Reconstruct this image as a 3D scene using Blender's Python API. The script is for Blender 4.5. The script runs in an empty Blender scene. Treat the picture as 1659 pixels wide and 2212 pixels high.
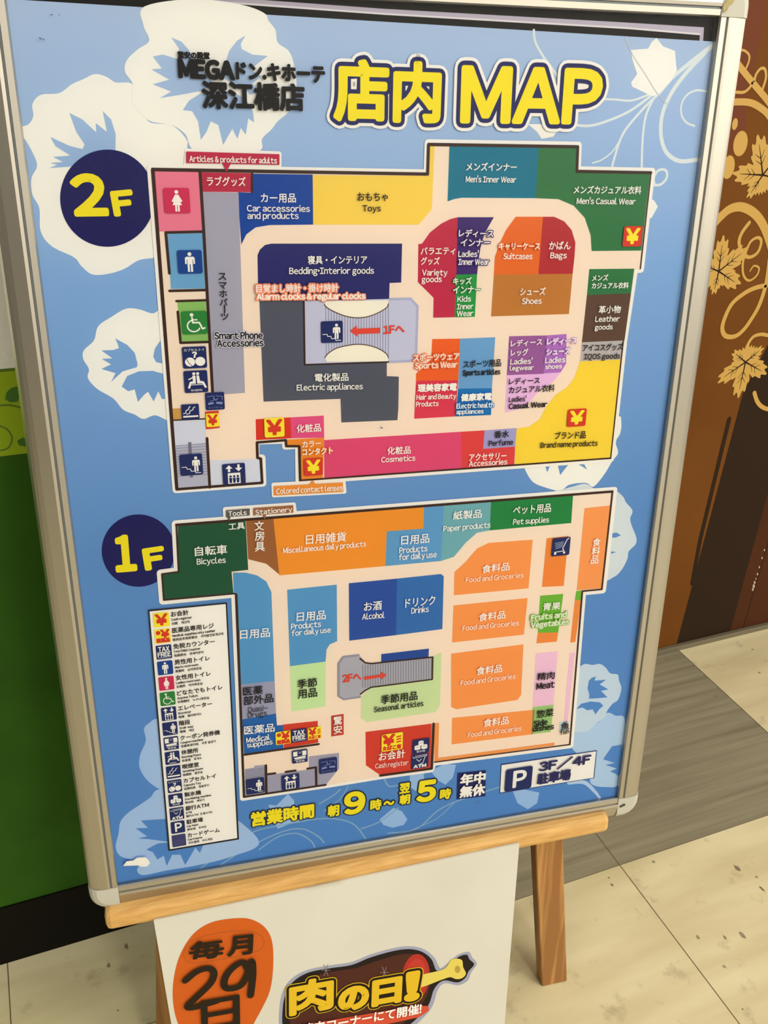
import bpy, bmesh, math, random
from mathutils import Vector, Matrix
from mathutils.geometry import tessellate_polygon

SC = bpy.context.scene
COL = SC.collection
random.seed(7)

# ------------------------------------------------------------------ camera
EYE = Vector((0.0, 0.0, 1.352))
FPX, CX, CY = 1982.86, 829.5, 1106.0
RW = ((0.92442022, -0.37829958, 0.04833918),      # rows: camera right, down, forward in world axes
      (-0.14515849, -0.46622292, -0.87267703),
      (0.35267019, 0.79970345, -0.48589929))
RIGHT, DOWN, FWD = (Vector(r).normalized() for r in RW)
cam_data = bpy.data.cameras.new('camera')
cam_data.sensor_fit = 'VERTICAL'
cam_data.sensor_height = 36.0
cam_data.lens = 36.0 * FPX / 2212.0
cam_data.clip_start = 0.02
cam = bpy.data.objects.new('camera', cam_data)
COL.objects.link(cam)
cam.matrix_world = Matrix.Translation(EYE) @ Matrix((RIGHT, -DOWN, -FWD)).transposed().to_4x4()
SC.camera = cam

# ------------------------------------------------------------------ light and exposure
SC.view_settings.view_transform = 'Standard'
SC.view_settings.look = 'None'
SC.view_settings.gamma = 1.0
SC.view_settings.use_curve_mapping = False
SC.view_settings.exposure = 0.4

world = bpy.data.worlds.new('world')
SC.world = world
world.use_nodes = True
wt = world.node_tree
bgn = wt.nodes['Background']
# the rest of the shop: a bright strip-lit ceiling receding behind the camera, brighter towards the right
_tc = wt.nodes.new('ShaderNodeTexCoord')
_sp = wt.nodes.new('ShaderNodeSeparateXYZ')
wt.links.new(_tc.outputs['Generated'], _sp.inputs['Vector'])


def wramp(sock, a, b, stops):
    mr = wt.nodes.new('ShaderNodeMapRange')
    mr.inputs['From Min'].default_value = a
    mr.inputs['From Max'].default_value = b
    wt.links.new(sock, mr.inputs['Value'])
    rp = wt.nodes.new('ShaderNodeValToRGB')
    rp.color_ramp.interpolation = 'EASE'
    while len(rp.color_ramp.elements) < len(stops):
        rp.color_ramp.elements.new(0.5)
    for e, (p, v) in zip(rp.color_ramp.elements, stops):
        e.position = (p - a) / (b - a)
        e.color = (v, v, v, 1)
    wt.links.new(mr.outputs['Result'], rp.inputs['Fac'])
    return rp.outputs['Color']


WORLD_UP = [(-1.0, 0.10), (-0.12, 0.10), (-0.02, 0.22), (0.10, 1.0), (0.26, 0.85), (0.5, 0.16), (1.0, 0.10)]
WORLD_SIDE = [(-1.0, 0.10), (-0.5, 0.05), (-0.15, 0.42), (0.15, 0.9), (0.5, 1.0), (1.0, 1.0)]
_ml = wt.nodes.new('ShaderNodeMath')
_ml.operation = 'MULTIPLY'
wt.links.new(wramp(_sp.outputs['Z'], -1, 1, WORLD_UP), _ml.inputs[0])
wt.links.new(wramp(_sp.outputs['X'], -1, 1, WORLD_SIDE), _ml.inputs[1])
_m2 = wt.nodes.new('ShaderNodeMath')
_m2.operation = 'MULTIPLY'
_m2.inputs[1].default_value = 3.0
wt.links.new(_ml.outputs[0], _m2.inputs[0])
bgn.inputs['Color'].default_value = (1.0, 0.93, 0.79, 1)
wt.links.new(_m2.outputs[0], bgn.inputs['Strength'])


def area_light(loc, size, size_y, power, color=(1.0, 0.93, 0.80), rot=(0, 0, 0)):
    d = bpy.data.lights.new('ceiling_or_fill_light', 'AREA')
    d.shape = 'RECTANGLE'
    d.size, d.size_y = size, size_y
    d.energy = power
    d.color = color
    o = bpy.data.objects.new('ceiling_or_fill_light', d)
    o.location = loc
    o.rotation_euler = rot
    COL.objects.link(o)
    return o


# fluorescent ceiling fittings of the shop, plus one added fill lamp, 2.7 m up
area_light((0.9, 0.1, 2.7), 0.35, 1.3, 7)
area_light((1.9, -0.5, 2.7), 0.35, 1.3, 14)
area_light((0.6, -1.6, 2.7), 0.35, 1.3, 20)
area_light((-0.9, 0.2, 2.7), 0.35, 1.3, 9)  # added fill lamp, lifts the dim left wall; no real fitting
area_light((2.2, -2.2, 2.7), 0.35, 1.3, 20)


# ------------------------------------------------------------------ materials
def lin(c):
    out = []
    for x in c[:3]:
        x /= 255.0
        out.append(x / 12.92 if x <= 0.04045 else ((x + 0.055) / 1.055) ** 2.4)
    return out


WHITE_SEEN = lin((238, 230, 212))      # how plain white paper reads under these lamps


def albedo(c, k=0.84):
    return tuple(min(0.92, k * a / w) for a, w in zip(lin(c), WHITE_SEEN)) + (1.0,)


MATS = {}


def ink(c, rough=0.5):
    if max(c) - min(c) > 70 and not (c[0] > 235 and c[1] > 195):      # printing inks are a little duller than pure hues
        c = (c[0] * 0.96, c[1] * 0.95, c[2] * 0.86)
    key = ('ink',) + tuple(c) + (rough,)
    if key not in MATS:
        m = bpy.data.materials.new('ink')
        m.use_nodes = True
        b = m.node_tree.nodes['Principled BSDF']
        b.inputs['Base Color'].default_value = albedo(c, 0.92)
        b.inputs['Roughness'].default_value = rough
        b.inputs['Specular IOR Level'].default_value = 0.1
        MATS[key] = m
    return MATS[key]


def plain(name, c, rough=0.5, metal=0.0, spec=0.4):
    m = bpy.data.materials.new(name)
    m.use_nodes = True
    b = m.node_tree.nodes['Principled BSDF']
    b.inputs['Base Color'].default_value = albedo(c)
    b.inputs['Roughness'].default_value = rough
    b.inputs['Metallic'].default_value = metal
    b.inputs['Specular IOR Level'].default_value = spec
    return m


def noisy(name, c1, c2, scale, stretch=(1, 1, 1), rough=0.5, detail=6.0, lo=0.35, hi=0.65, metal=0.0, spec=0.4,
          dirt=None, dirt_scale=8.0, dirt_lo=0.62, dirt_hi=0.75, bump=0.0, distort=0.0):
    m = bpy.data.materials.new(name)
    m.use_nodes = True
    nt = m.node_tree
    b = nt.nodes['Principled BSDF']
    tc = nt.nodes.new('ShaderNodeTexCoord')
    mp = nt.nodes.new('ShaderNodeMapping')
    mp.inputs['Scale'].default_value = stretch
    nt.links.new(tc.outputs['Object'], mp.inputs['Vector'])
    nz = nt.nodes.new('ShaderNodeTexNoise')
    nz.inputs['Scale'].default_value = scale
    nz.inputs['Detail'].default_value = detail
    nz.inputs['Distortion'].default_value = distort
    nt.links.new(mp.outputs['Vector'], nz.inputs['Vector'])
    rp = nt.nodes.new('ShaderNodeValToRGB')
    rp.color_ramp.elements[0].position = lo
    rp.color_ramp.elements[1].position = hi
    rp.color_ramp.elements[0].color = albedo(c1)
    rp.color_ramp.elements[1].color = albedo(c2)
    nt.links.new(nz.outputs['Fac'], rp.inputs['Fac'])
    out = rp.outputs['Color']
    if dirt:
        n2 = nt.nodes.new('ShaderNodeTexNoise')
        n2.inputs['Scale'].default_value = dirt_scale
        n2.inputs['Detail'].default_value = 8
        n2.inputs['Roughness'].default_value = 0.65
        nt.links.new(tc.outputs['Object'], n2.inputs['Vector'])
        r2 = nt.nodes.new('ShaderNodeValToRGB')
        r2.color_ramp.elements[0].position = dirt_lo
        r2.color_ramp.elements[1].position = dirt_hi
        r2.color_ramp.elements[0].color = (0, 0, 0, 1)
        r2.color_ramp.elements[1].color = (1, 1, 1, 1)
        nt.links.new(n2.outputs['Fac'], r2.inputs['Fac'])
        mx = nt.nodes.new('ShaderNodeMixRGB')
        mx.inputs['Color2'].default_value = albedo(dirt)
        nt.links.new(r2.outputs['Color'], mx.inputs['Fac'])
        nt.links.new(out, mx.inputs['Color1'])
        out = mx.outputs['Color']
    nt.links.new(out, b.inputs['Base Color'])
    b.inputs['Roughness'].default_value = rough
    b.inputs['Metallic'].default_value = metal
    b.inputs['Specular IOR Level'].default_value = spec
    if bump:
        bp = nt.nodes.new('ShaderNodeBump')
        bp.inputs['Strength'].default_value = bump
        bp.inputs['Distance'].default_value = 0.002
        nt.links.new(nz.outputs['Fac'], bp.inputs['Height'])
        nt.links.new(bp.outputs['Normal'], b.inputs['Normal'])
    return m


def clear_mat(name, rough=0.04, tint=(1, 1, 1, 1), ior=1.45):
    m = bpy.data.materials.new(name)
    m.use_nodes = True
    nt = m.node_tree
    nt.nodes.remove(nt.nodes['Principled BSDF'])
    out = nt.nodes['Material Output']
    tr = nt.nodes.new('ShaderNodeBsdfTransparent')
    tr.inputs['Color'].default_value = tint
    gl = nt.nodes.new('ShaderNodeBsdfGlossy')
    gl.inputs['Roughness'].default_value = rough
    fr = nt.nodes.new('ShaderNodeFresnel')
    fr.inputs['IOR'].default_value = ior
    mx = nt.nodes.new('ShaderNodeMixShader')
    nt.links.new(fr.outputs['Fac'], mx.inputs['Fac'])
    nt.links.new(tr.outputs['BSDF'], mx.inputs[1])
    nt.links.new(gl.outputs['BSDF'], mx.inputs[2])
    nt.links.new(mx.outputs['Shader'], out.inputs['Surface'])
    return m


# ------------------------------------------------------------------ planes and flat drawing
class Plane:
    """A real flat surface: local x right, y up, z towards the viewer; at() finds where a photo point falls on it."""

    def __init__(self, origin, x, y):
        self.o = Vector(origin)
        self.x = Vector(x).normalized()
        z = self.x.cross(Vector(y)).normalized()
        self.y = z.cross(self.x).normalized()
        self.z = z

    def matrix(self):
        m = Matrix((self.x, self.y, self.z)).transposed().to_4x4()
        m.translation = self.o
        return m

    def at(self, px, py, lift=0.0):
        d = RIGHT * ((px - CX) / FPX) + DOWN * ((py - CY) / FPX) + FWD
        o = self.o + self.z * lift
        t = (o - EYE).dot(self.z) / d.dot(self.z)
        P = EYE + d * t - o
        return Vector((P.dot(self.x), P.dot(self.y)))

    def point(self, x, y, z=0.0):
        return self.o + self.x * x + self.y * y + self.z * z


def smooth(pts, closed=True, n=6):
    """Catmull-Rom through 2-D points."""
    out = []
    N = len(pts)
    rng = range(N if closed else N - 1)
    for i in rng:
        if closed:
            p0, p1, p2, p3 = pts[i - 1], pts[i], pts[(i + 1) % N], pts[(i + 2) % N]
        else:
            p0, p1, p2, p3 = pts[max(i - 1, 0)], pts[i], pts[i + 1], pts[min(i + 2, N - 1)]
        for k in range(n):
            t = k / n
            out.append(0.5 * ((2 * p1) + (p2 - p0) * t + (2 * p0 - 5 * p1 + 4 * p2 - p3) * t * t + (3 * p1 - p0 - 3 * p2 + p3) * t ** 3))
    if not closed:
        out.append(pts[-1])
    return out


TXT = {}


def raw_glyphs(s):
    c = bpy.data.curves.new('lettering', 'FONT')
    c.body = s
    c.size = 1.0
    c.resolution_u = 4
    o = bpy.data.objects.new('lettering', c)
    COL.objects.link(o)
    bpy.context.view_layer.update()
    me = bpy.data.meshes.new_from_object(o)
    vs = [Vector((v.co.x, v.co.y)) for v in me.vertices]
    fs = [tuple(p.vertices) for p in me.polygons]
    bpy.data.objects.remove(o)
    bpy.data.curves.remove(c)
    bpy.data.meshes.remove(me)
    return vs, fs


RAW = {}


def sans(ch):
    """one western character in the plain sans face of the Japanese font (its full-width form)."""
    if ch not in RAW:
        w = {'\u00a5': '\uffe5', '\u00b7': '\u30fb'}.get(ch) or (chr(ord(ch) + 0xFEE0) if 0x21 <= ord(ch) <= 0x7E else ch)
        RAW[ch] = raw_glyphs(w)
    return RAW[ch]


def glyphs(s):
    """Filled outline of a line of lettering: (verts2d, faces, boundary edges, bbox)."""
    if s in TXT:
        return TXT[s]
    if any(0x21 <= ord(c) <= 0x7E or c in '\u00a5\u00b7' for c in s):
        vs, fs, x = [], [], 0.0
        prev_cjk = False
        for c in s:
            if c in ' \u3000':
                x += 0.24 if c == ' ' else 0.6
                continue
            gv, gf = sans(c)
            b = len(vs)
            if ord(c) < 256:
                lo, hi = min(v.x for v in gv), max(v.x for v in gv)
                lo -= 0.045
                hi += 0.045
                if c in '.,':
                    gv = [Vector((v.x, v.y)) for v in gv]
                vs += [Vector((v.x - lo + x, v.y)) for v in gv]
                x += hi - lo
            else:
                vs += [Vector((v.x + x, v.y)) for v in gv]
                x += 1.0
            fs += [tuple(b + i for i in f) for f in gf]
    else:
        vs, fs = raw_glyphs(s)
    cnt = {}
    for fc in fs:
        for a, b in zip(fc, fc[1:] + fc[:1]):
            k = (a, b) if a < b else (b, a)
            cnt[k] = cnt.get(k, 0) + 1
    be = [k for k, n in cnt.items() if n == 1]
    bb = (min(v.x for v in vs), max(v.x for v in vs), min(v.y for v in vs), max(v.y for v in vs))
    TXT[s] = (vs, fs, be, bb)
    return TXT[s]


LAYER = 0.00009
STEP = 1.3e-6          # successive overlapping shapes of one colour lie a hair apart


CAPH = max(v.y for v in sans('H')[0])


class Draw:
    """Collects flat inked shapes lying on a plane into one mesh."""

    def __init__(self, plane, lift=0.0):
        self.p, self.lift = plane, lift
        self.v, self.f, self.mi, self.mats = [], [], [], []
        self.n = 0

    def m(self, mat):
        if mat not in self.mats:
            self.mats.append(mat)
        return self.mats.index(mat)

    def P(self, pts):
        return [self.p.at(x, y, self.lift) for x, y in pts]

    def face(self, pts, z, mat):
        b = len(self.v)
        self.n = (self.n + 1) % 53
        z += self.n * STEP
        self.v += [(q[0], q[1], z) for q in pts]
        self.f.append(tuple(range(b, b + len(pts))))
        self.mi.append(self.m(mat))

    def poly_l(self, pts, L, mat):
        z = L * LAYER
        a = sum(p[0] * q[1] - q[0] * p[1] for p, q in zip(pts, pts[1:] + pts[:1]))
        if a < 0:
            pts = pts[::-1]
        if len(pts) <= 4:
            self.face(pts, z, mat)
            return
        b = len(self.v)
        self.v += [(q[0], q[1], z) for q in pts]
        mi = self.m(mat)
        for t in tessellate_polygon([[Vector((q[0], q[1], 0)) for q in pts]]):
            x, y, w = (pts[i] for i in t)
            if (y[0] - x[0]) * (w[1] - x[1]) - (w[0] - x[0]) * (y[1] - x[1]) < 0:
                t = t[::-1]
            self.f.append(tuple(b + i for i in t))
            self.mi.append(mi)

    def poly(self, px, L, mat, sm=False):
        pts = self.P(px)
        self.poly_l(smooth(pts) if sm else pts, L, mat)

    def disc_l(self, c, r, L, mat, n=10, ry=None, rot=0.0):
        ry = ry or r
        ca, sa = math.cos(rot), math.sin(rot)
        pts = []
        for k in range(n):
            a = 2 * math.pi * k / n
            x, y = r * math.cos(a), ry * math.sin(a)
            pts.append((c[0] + x * ca - y * sa, c[1] + x * sa + y * ca))
        self.face(pts, L * LAYER, mat)

    def ellipse(self, cx, cy, rx, ry, L, mat, n=40, rot=0.0):
        pts = []
        for k in range(n):
            a = 2 * math.pi * k / n
            x, y = rx * math.cos(a), ry * math.sin(a)
            pts.append((cx + x * math.cos(rot) - y * math.sin(rot), cy + x * math.sin(rot) + y * math.cos(rot)))
        self.poly(pts, L, mat)

    def stroke_l(self, pts, w, L, mat, closed=False, cap=True, n=8, w1=None):
        z = L * LAYER
        N = len(pts)
        for i in range(N if closed else N - 1):
            a, b = Vector(pts[i]), Vector(pts[(i + 1) % N])
            d = b - a
            if d.length < 1e-7:
                continue
            t0, t1 = i / max(N - 1, 1), (i + 1) / max(N - 1, 1)
            wa = w if w1 is None else w + (w1 - w) * t0
            wb = w if w1 is None else w + (w1 - w) * t1
            nn = Vector((-d.y, d.x)).normalized()
            self.face([a - nn * wa / 2, b - nn * wb / 2, b + nn * wb / 2, a + nn * wa / 2], z, mat)
        for i, q in enumerate(pts):
            if cap or 0 < i < N - 1 or closed:
                wa = w if w1 is None else w + (w1 - w) * i / max(N - 1, 1)
                self.disc_l(q, wa / 2, L, mat, n)

    def mm(self, x, y, px):
        """size on the plane of px photo pixels at (x, y)."""
        a, b = self.p.at(x - 5, y, self.lift), self.p.at(x + 5, y, self.lift)
        return (b - a).length / 10 * px

    def stroke(self, px, w, L, mat, sm=False, closed=False, w1=None, cap=True):
        pts = self.P(px)
        mx, my = px[len(px) // 2]
        if sm:
            pts = smooth(pts, closed, 5)
        self.stroke_l(pts, self.mm(mx, my, w), L, mat, closed, w1=None if w1 is None else self.mm(mx, my, w1), cap=cap)

    def text_l(self, s, o, ex, ey, sx, sy, bb0, base, L, mat, bold=0.0, layers=()):
        vs, fs, be, bb = glyphs(s)
        P = [o + ex * ((v.x - bb0) * sx) + ey * ((v.y - base) * sy) for v in vs]
        for grow, m2, L2 in tuple(layers) + (((bold, mat, L),)):
            z = L2 * LAYER
            b = len(self.v)
            self.v += [(q.x, q.y, z + 56 * STEP) for q in P]
            mi = self.m(m2)
            for fc in fs:
                self.f.append(tuple(b + i for i in fc))
                self.mi.append(mi)
            if grow > 0:
                used = set()
                for i, j in be:
                    d = P[j] - P[i]
                    if d.length < 1e-8:
                        continue
                    nn = Vector((-d.y, d.x)).normalized() * grow
                    self.face([P[i] - nn, P[j] - nn, P[j] + nn, P[i] + nn], z, m2)
                    used.add(i)
                    used.add(j)
                for i in used:
                    self.disc_l(P[i], grow, L2, m2, 12 if grow > 0.002 else 6)

    def text(self, s, x0, y0, x1, y1, h, L, mat, bold=0.0, layers=()):
        """line of lettering with its foot running from photo point (x0,y0) to (x1,y1), h pixels tall."""
        vs, fs, be, bb = glyphs(s)
        a, c = self.P([(x0, y0), (x1, y1)])
        up = self.P([((x0 + x1) / 2, (y0 + y1) / 2 - h)])[0]
        ex = (c - a).normalized()
        ey = Vector((-ex.y, ex.x))
        if s.isascii() or '·' in s:
            base, tall = 0.0, CAPH
        else:
            base, tall = bb[2], bb[3] - bb[2]
        hh = (up - (a + c) / 2).dot(ey)
        sx = (c - a).length / (bb[1] - bb[0])
        sy = hh / tall
        k = self.mm((x0 + x1) / 2, (y0 + y1) / 2, 1.0)
        self.text_l(s, a, ex, ey, sx, sy, bb[0], base, L, mat, bold * k, [(g * k, m2, l2) for g, m2, l2 in layers])

    def build(self, name, parent=None, z0=0.0, thick=0.0):
        me = bpy.data.meshes.new(name)
        me.from_pydata([(x, y, z + z0) for x, y, z in self.v], [], self.f)
        for mt in self.mats:
            me.materials.append(mt)
        me.polygons.foreach_set('material_index', self.mi)
        me.update()
        o = bpy.data.objects.new(name, me)
        COL.objects.link(o)
        if parent is not None:
            o.parent = parent
        return o


# ------------------------------------------------------------------ solid helpers
def mesh_obj(name, verts, faces, mat, parent=None, bevel=0.0, seg=2, smooth_shade=False, mis=None):
    bm = bmesh.new()
    vs = [bm.verts.new(v) for v in verts]
    for k, fc in enumerate(faces):
        fa = bm.faces.new([vs[i] for i in fc])
        if mis:
            fa.material_index = mis[k]
    bmesh.ops.recalc_face_normals(bm, faces=bm.faces)
    if bevel > 0:
        bmesh.ops.bevel(bm, geom=list(bm.edges), offset=bevel, segments=seg, affect='EDGES', profile=0.5)
    me = bpy.data.meshes.new(name)
    bm.to_mesh(me)
    bm.free()
    for mt in (mat if isinstance(mat, (list, tuple)) else [mat]):
        me.materials.append(mt)
    if smooth_shade:
        for p in me.polygons:
            p.use_smooth = True
    o = bpy.data.objects.new(name, me)
    COL.objects.link(o)
    if parent is not None:
        o.parent = parent
    return o


HEX = [(0, 1, 2, 3), (7, 6, 5, 4), (0, 4, 5, 1), (1, 5, 6, 2), (2, 6, 7, 3), (3, 7, 4, 0)]


def box(name, x0, x1, y0, y1, z0, z1, mat, parent=None, bevel=0.0, seg=2):
    v = [(x0, y0, z0), (x1, y0, z0), (x1, y1, z0), (x0, y1, z0), (x0, y0, z1), (x1, y0, z1), (x1, y1, z1), (x0, y1, z1)]
    return mesh_obj(name, v, HEX, mat, parent, bevel, seg)


def empty(name, m, parent=None):
    o = bpy.data.objects.new(name, None)
    COL.objects.link(o)
    o.empty_display_size = 0.1
    o.matrix_world = m
    return o


def tag(o, label=None, cat=None, group=None, kind=None):
    if label:
        o['label'] = label
    if cat:
        o['category'] = cat
    if group:
        o['group'] = group
    if kind:
        o['kind'] = kind
    return o


# ================================================================== THE SETTING
WALL_L_Y, WALL_R_Y, CORNER_X = 1.053, 1.376, 0.62
SEAM_X, SEAM_Y, TILE = 0.8925, 0.874, 0.517

tile_beige = noisy('beige_vinyl_tile', (216, 196, 142), (240, 222, 168), 5.0, (0.6, 3.0, 1), 0.42, 7, 0.32, 0.68,
                   dirt=(150, 132, 96), dirt_scale=16, dirt_lo=0.58, dirt_hi=0.85)
tile_grey = noisy('grey_vinyl_tile', (134, 123, 93), (166, 154, 120), 7.0, (0.35, 9.0, 1), 0.42, 7, 0.3, 0.7,
                  dirt=(80, 70, 52), dirt_scale=22, dirt_lo=0.68, dirt_hi=0.8)
seam_mat = plain('tile_joint', (110, 92, 60), 0.8)
dirt_mat = noisy('ground_in_dirt', (130, 114, 84), (176, 156, 114), 60, rough=0.7)

fl = Draw(Plane((0, 0, 0), (1, 0, 0), (0, 1, 0)))
for i in range(-8, 6):
    for j in range(-16, 3):
        x0, y0 = SEAM_X + (i - 0) * TILE, SEAM_Y + j * TILE
        grey = (j == 0 and i in (-1, 0))
        fl.face([(x0, y0), (x0 + TILE, y0), (x0 + TILE, y0 + TILE), (x0, y0 + TILE)], 0, tile_grey if grey else tile_beige)
for i in range(-8, 7):
    x = SEAM_X + i * TILE
    fl.face([(x - 0.0008, -7), (x + 0.0008, -7), (x + 0.0008, 1.39), (x - 0.0008, 1.39)], 0.0003, seam_mat)
for j in range(-15, 2):
    y = SEAM_Y + j * TILE
    fl.face([(-3, y - 0.0005), (3.4, y - 0.0005), (3.4, y + 0.0005), (-3, y + 0.0005)], 0.0003, seam_mat)
# scuffs trodden into the vinyl
for (px, py, r, st) in [(1603, 2020, 7, 1.6), (1593, 1876, 6, 2.0), (1412, 1862, 4, 1.0), (1322, 1912, 4, 1.2), (1315, 1896, 3, 1),
                        (1565, 2088, 4, 1.5), (1604, 2180, 3, 1), (1508, 2025, 4, 2), (1566, 2025, 3, 2), (1646, 1920, 4, 2),
                        (1635, 1895, 3, 1.5), (1441, 1425, 3, 1), (1626, 1403, 4, 0.6), (1640, 1453, 4, 0.7), (273, 2045, 5, 2.0),
                        (235, 2086, 5, 1.6), (255, 2183, 3, 1), (1450, 1404, 6, 0.5)]:
    c = fl.p.at(px, py)
    rr = fl.mm(px, py, r)
    pts = [c + Vector((math.cos(a) * rr * random.uniform(0.5, 1), math.sin(a) * rr * st * random.uniform(0.5, 1))) for a in
           [k * math.pi / 5 for k in range(10)]]
    fl.poly_l(pts, 4, dirt_mat)
tag(fl.build('floor'), kind='structure')

# ---- left wall: cream above, lime wave with leaves, dark green below
cream = noisy('cream_wallpaper', (240, 234, 210), (244, 238, 216), 160, rough=0.9, bump=0.4)
lime = plain('lime_mural', (150, 174, 30), 0.6, spec=0.1)
olive = plain('olive_mural_line', (84, 112, 22), 0.5)
leafg = plain('green_mural_leaf', (56, 108, 24), 0.5)
dgreen = noisy('dark_green_mural', (44, 80, 18), (56, 98, 22), 4, rough=0.6, spec=0.08)
plL = Plane((0, WALL_L_Y, 0), (1, 0, 0), (0, 0, 1))
wl = Draw(plL)
X0 = -3.0
zt, zb = 0.972, 0.868                      # top of the wave at the visible end, lime/dark green line
wl.face([(X0, 0), (CORNER_X, 0), (CORNER_X, zb), (X0, zb)], 0, dgreen)
wave = [(CORNER_X, 1.02), (0.40, 1.0), (0.2, 0.978), (0.05, 0.972), (-0.02, 0.972), (-0.3, 0.95), (-0.7, 0.93), (-1.2, 0.95), (-2.0, 0.97), (X0, 0.95)]
wl.poly_l([Vector(q) for q in [(X0, zb), (CORNER_X, zb)] + wave], 0, lime)
wl.poly_l([Vector(q) for q in [(X0, 2.7), (X0, 0.95)] + wave[::-1] + [(CORNER_X, 2.7)]], 0, cream)
wl.stroke_l([Vector(q) for q in wave], 0.0035, 1, olive)
wl.poly([(11, 862), (14, 848), (24, 838), (40, 834), (43, 850), (38, 868), (22, 869)], 2, leafg)
wl.stroke([(12, 864), (24, 850), (40, 840)], 1.6, 3, olive)
wl.stroke([(0, 876), (20, 875), (44, 880), (80, 892)], 4, 2, olive, sm=True)
wl.stroke([(-40, 900), (-20, 910), (0, 920), (16, 928), (26, 946), (19, 966), (0, 973), (-20, 966)], 3.5, 2, olive, sm=True)
wl.poly([(37, 952), (49, 945), (62, 950), (58, 965), (41, 962)], 2, leafg)
tag(wl.build('wall_left'), kind='structure')
wl.p = plL
for o in [bpy.data.objects['wall_left']]:
    o.matrix_world = plL.matrix()
mesh_obj('wall_back', [(CORNER_X, WALL_L_Y, 0), (CORNER_X, WALL_R_Y, 0), (CORNER_X, WALL_R_Y, 2.7), (CORNER_X, WALL_L_Y, 2.7)], [(0, 1, 2, 3)], cream)['kind'] = 'structure'
black_base = plain('black_vinyl_skirting', (16, 14, 9), 0.6, spec=0.08)
o = box('baseboard_left', X0, CORNER_X, WALL_L_Y - 0.003, WALL_L_Y, 0, 0.125, black_base)
tag(o, kind='structure')

# ---- right wall: brown mural panel with golden vines
plR = Plane((0, WALL_R_Y, 0), (1, 0, 0), (0, 0, 1))
brown = noisy('brown_mural', (100, 57, 16), (120, 70, 22), 2.2, rough=0.6, spec=0.08, lo=0.3, hi=0.7)
redbrown = noisy('red_brown_mural', (70, 36, 17), (82, 43, 21), 3, rough=0.6, spec=0.08)
darkbrown = plain('dark_brown_mural', (46, 30, 18), 0.6, spec=0.08)
rustbrown = plain('rust_brown_mural', (110, 58, 34), 0.6, spec=0.08)
gold = plain('golden_vine', (196, 150, 66), 0.45)
chip = plain('chipped_paint', (190, 165, 135), 0.8)
wr = Draw(plR)
xr0, xr1 = CORNER_X, 3.2
wr.face([(xr0, 0), (xr1, 0), (xr1, 2.7), (xr0, 2.7)], 0, brown)


def wx(px, py):
    return wr.p.at(px, py)


a0, a1 = wx(1605, 849), wx(1461, 1393)
b0, b1 = wx(1656, 1064), wx(1578, 1361)
wr.poly_l([Vector((a1.x, 0)), Vector((b1.x, 0)), Vector((b0.x - 0.004, 1.0)), Vector((b0.x, 1.6)), Vector((1.50, 0.86)), Vector((1.47, 0.83)), Vector((a0.x, a0.y))], 2, darkbrown)
wr.poly_l([Vector((b1.x, 0)), Vector((xr1, 0)), Vector((xr1, 2.7)), Vector((b0.x, 2.7)), Vector((b0.x - 0.004, 1.0))], 1, redbrown)
wr.stroke([(1575, 905), (1545, 1030), (1512, 1168), (1495, 1260)], 8, 3, darkbrown)
wr.poly([(1600, -60), (1640, -60), (1656, 18), (1640, 100), (1625, 165), (1616, 200), (1608, 330), (1560, 330), (1560, -60)], 1, rustbrown)
s0, s1 = wx(1624, 1282), wx(1605, 1358)
wr.face([(s1.x - 0.0012, 0), (s1.x + 0.0012, 0), (s0.x + 0.0012, 2.2), (s0.x - 0.0012, 2.2)], 4 * LAYER, darkbrown)
for (px, py, r) in [(1630, 1258, 2), (1628, 1266, 2.5), (1626, 1273, 2), (1636, 1240, 1.6), (1640, 1225, 1.5), (1646, 1205, 1.5), (1651, 1188, 1.5), (1633, 1250, 1.2)]:
    wr.ellipse(px, py, r, r * 1.8, 5, chip, 8)


def vine_leaf(cx, cy, size, ang, L=7):
    """serrated five-lobed vine leaf with dark veins, size in photo pixels."""
    c = wx(cx, cy)
    s = wr.mm(cx, cy, size)
    lobes = [(0, 1.0), (62, 0.92), (125, 0.62), (-125, 0.62), (-62, 0.92)]
    pts = []
    for k in range(120):
        a = -180 + 3 * k
        r = 0.46
        for la, lr in lobes:
            d = abs((a - la + 180) % 360 - 180)
            r = max(r, lr * max(0.0, 1 - (d / 48.0) ** 1.5))
        r *= 1.0 + (0.10 if k % 4 < 2 else -0.04)
        t = math.radians(a) + ang
        pts.append(Vector((c.x + s * r * math.cos(t), c.y + s * r * math.sin(t))))
    wr.poly_l(pts, L, gold)
    for la, lr in lobes:
        t = math.radians(la) + ang
        e = c + Vector((math.cos(t), math.sin(t))) * s * lr * 0.82
        wr.stroke_l([c, e], s * 0.05, L + 1, darkbrown, w1=s * 0.012)
        for q in (0.35, 0.55):
            f0 = c + (e - c) * q
            for sg in (0.7, -0.7):
                wr.stroke_l([f0, f0 + Vector((math.cos(t + sg), math.sin(t + sg))) * s * lr * 0.24], s * 0.022, L + 1, darkbrown, w1=s * 0.008)


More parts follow.
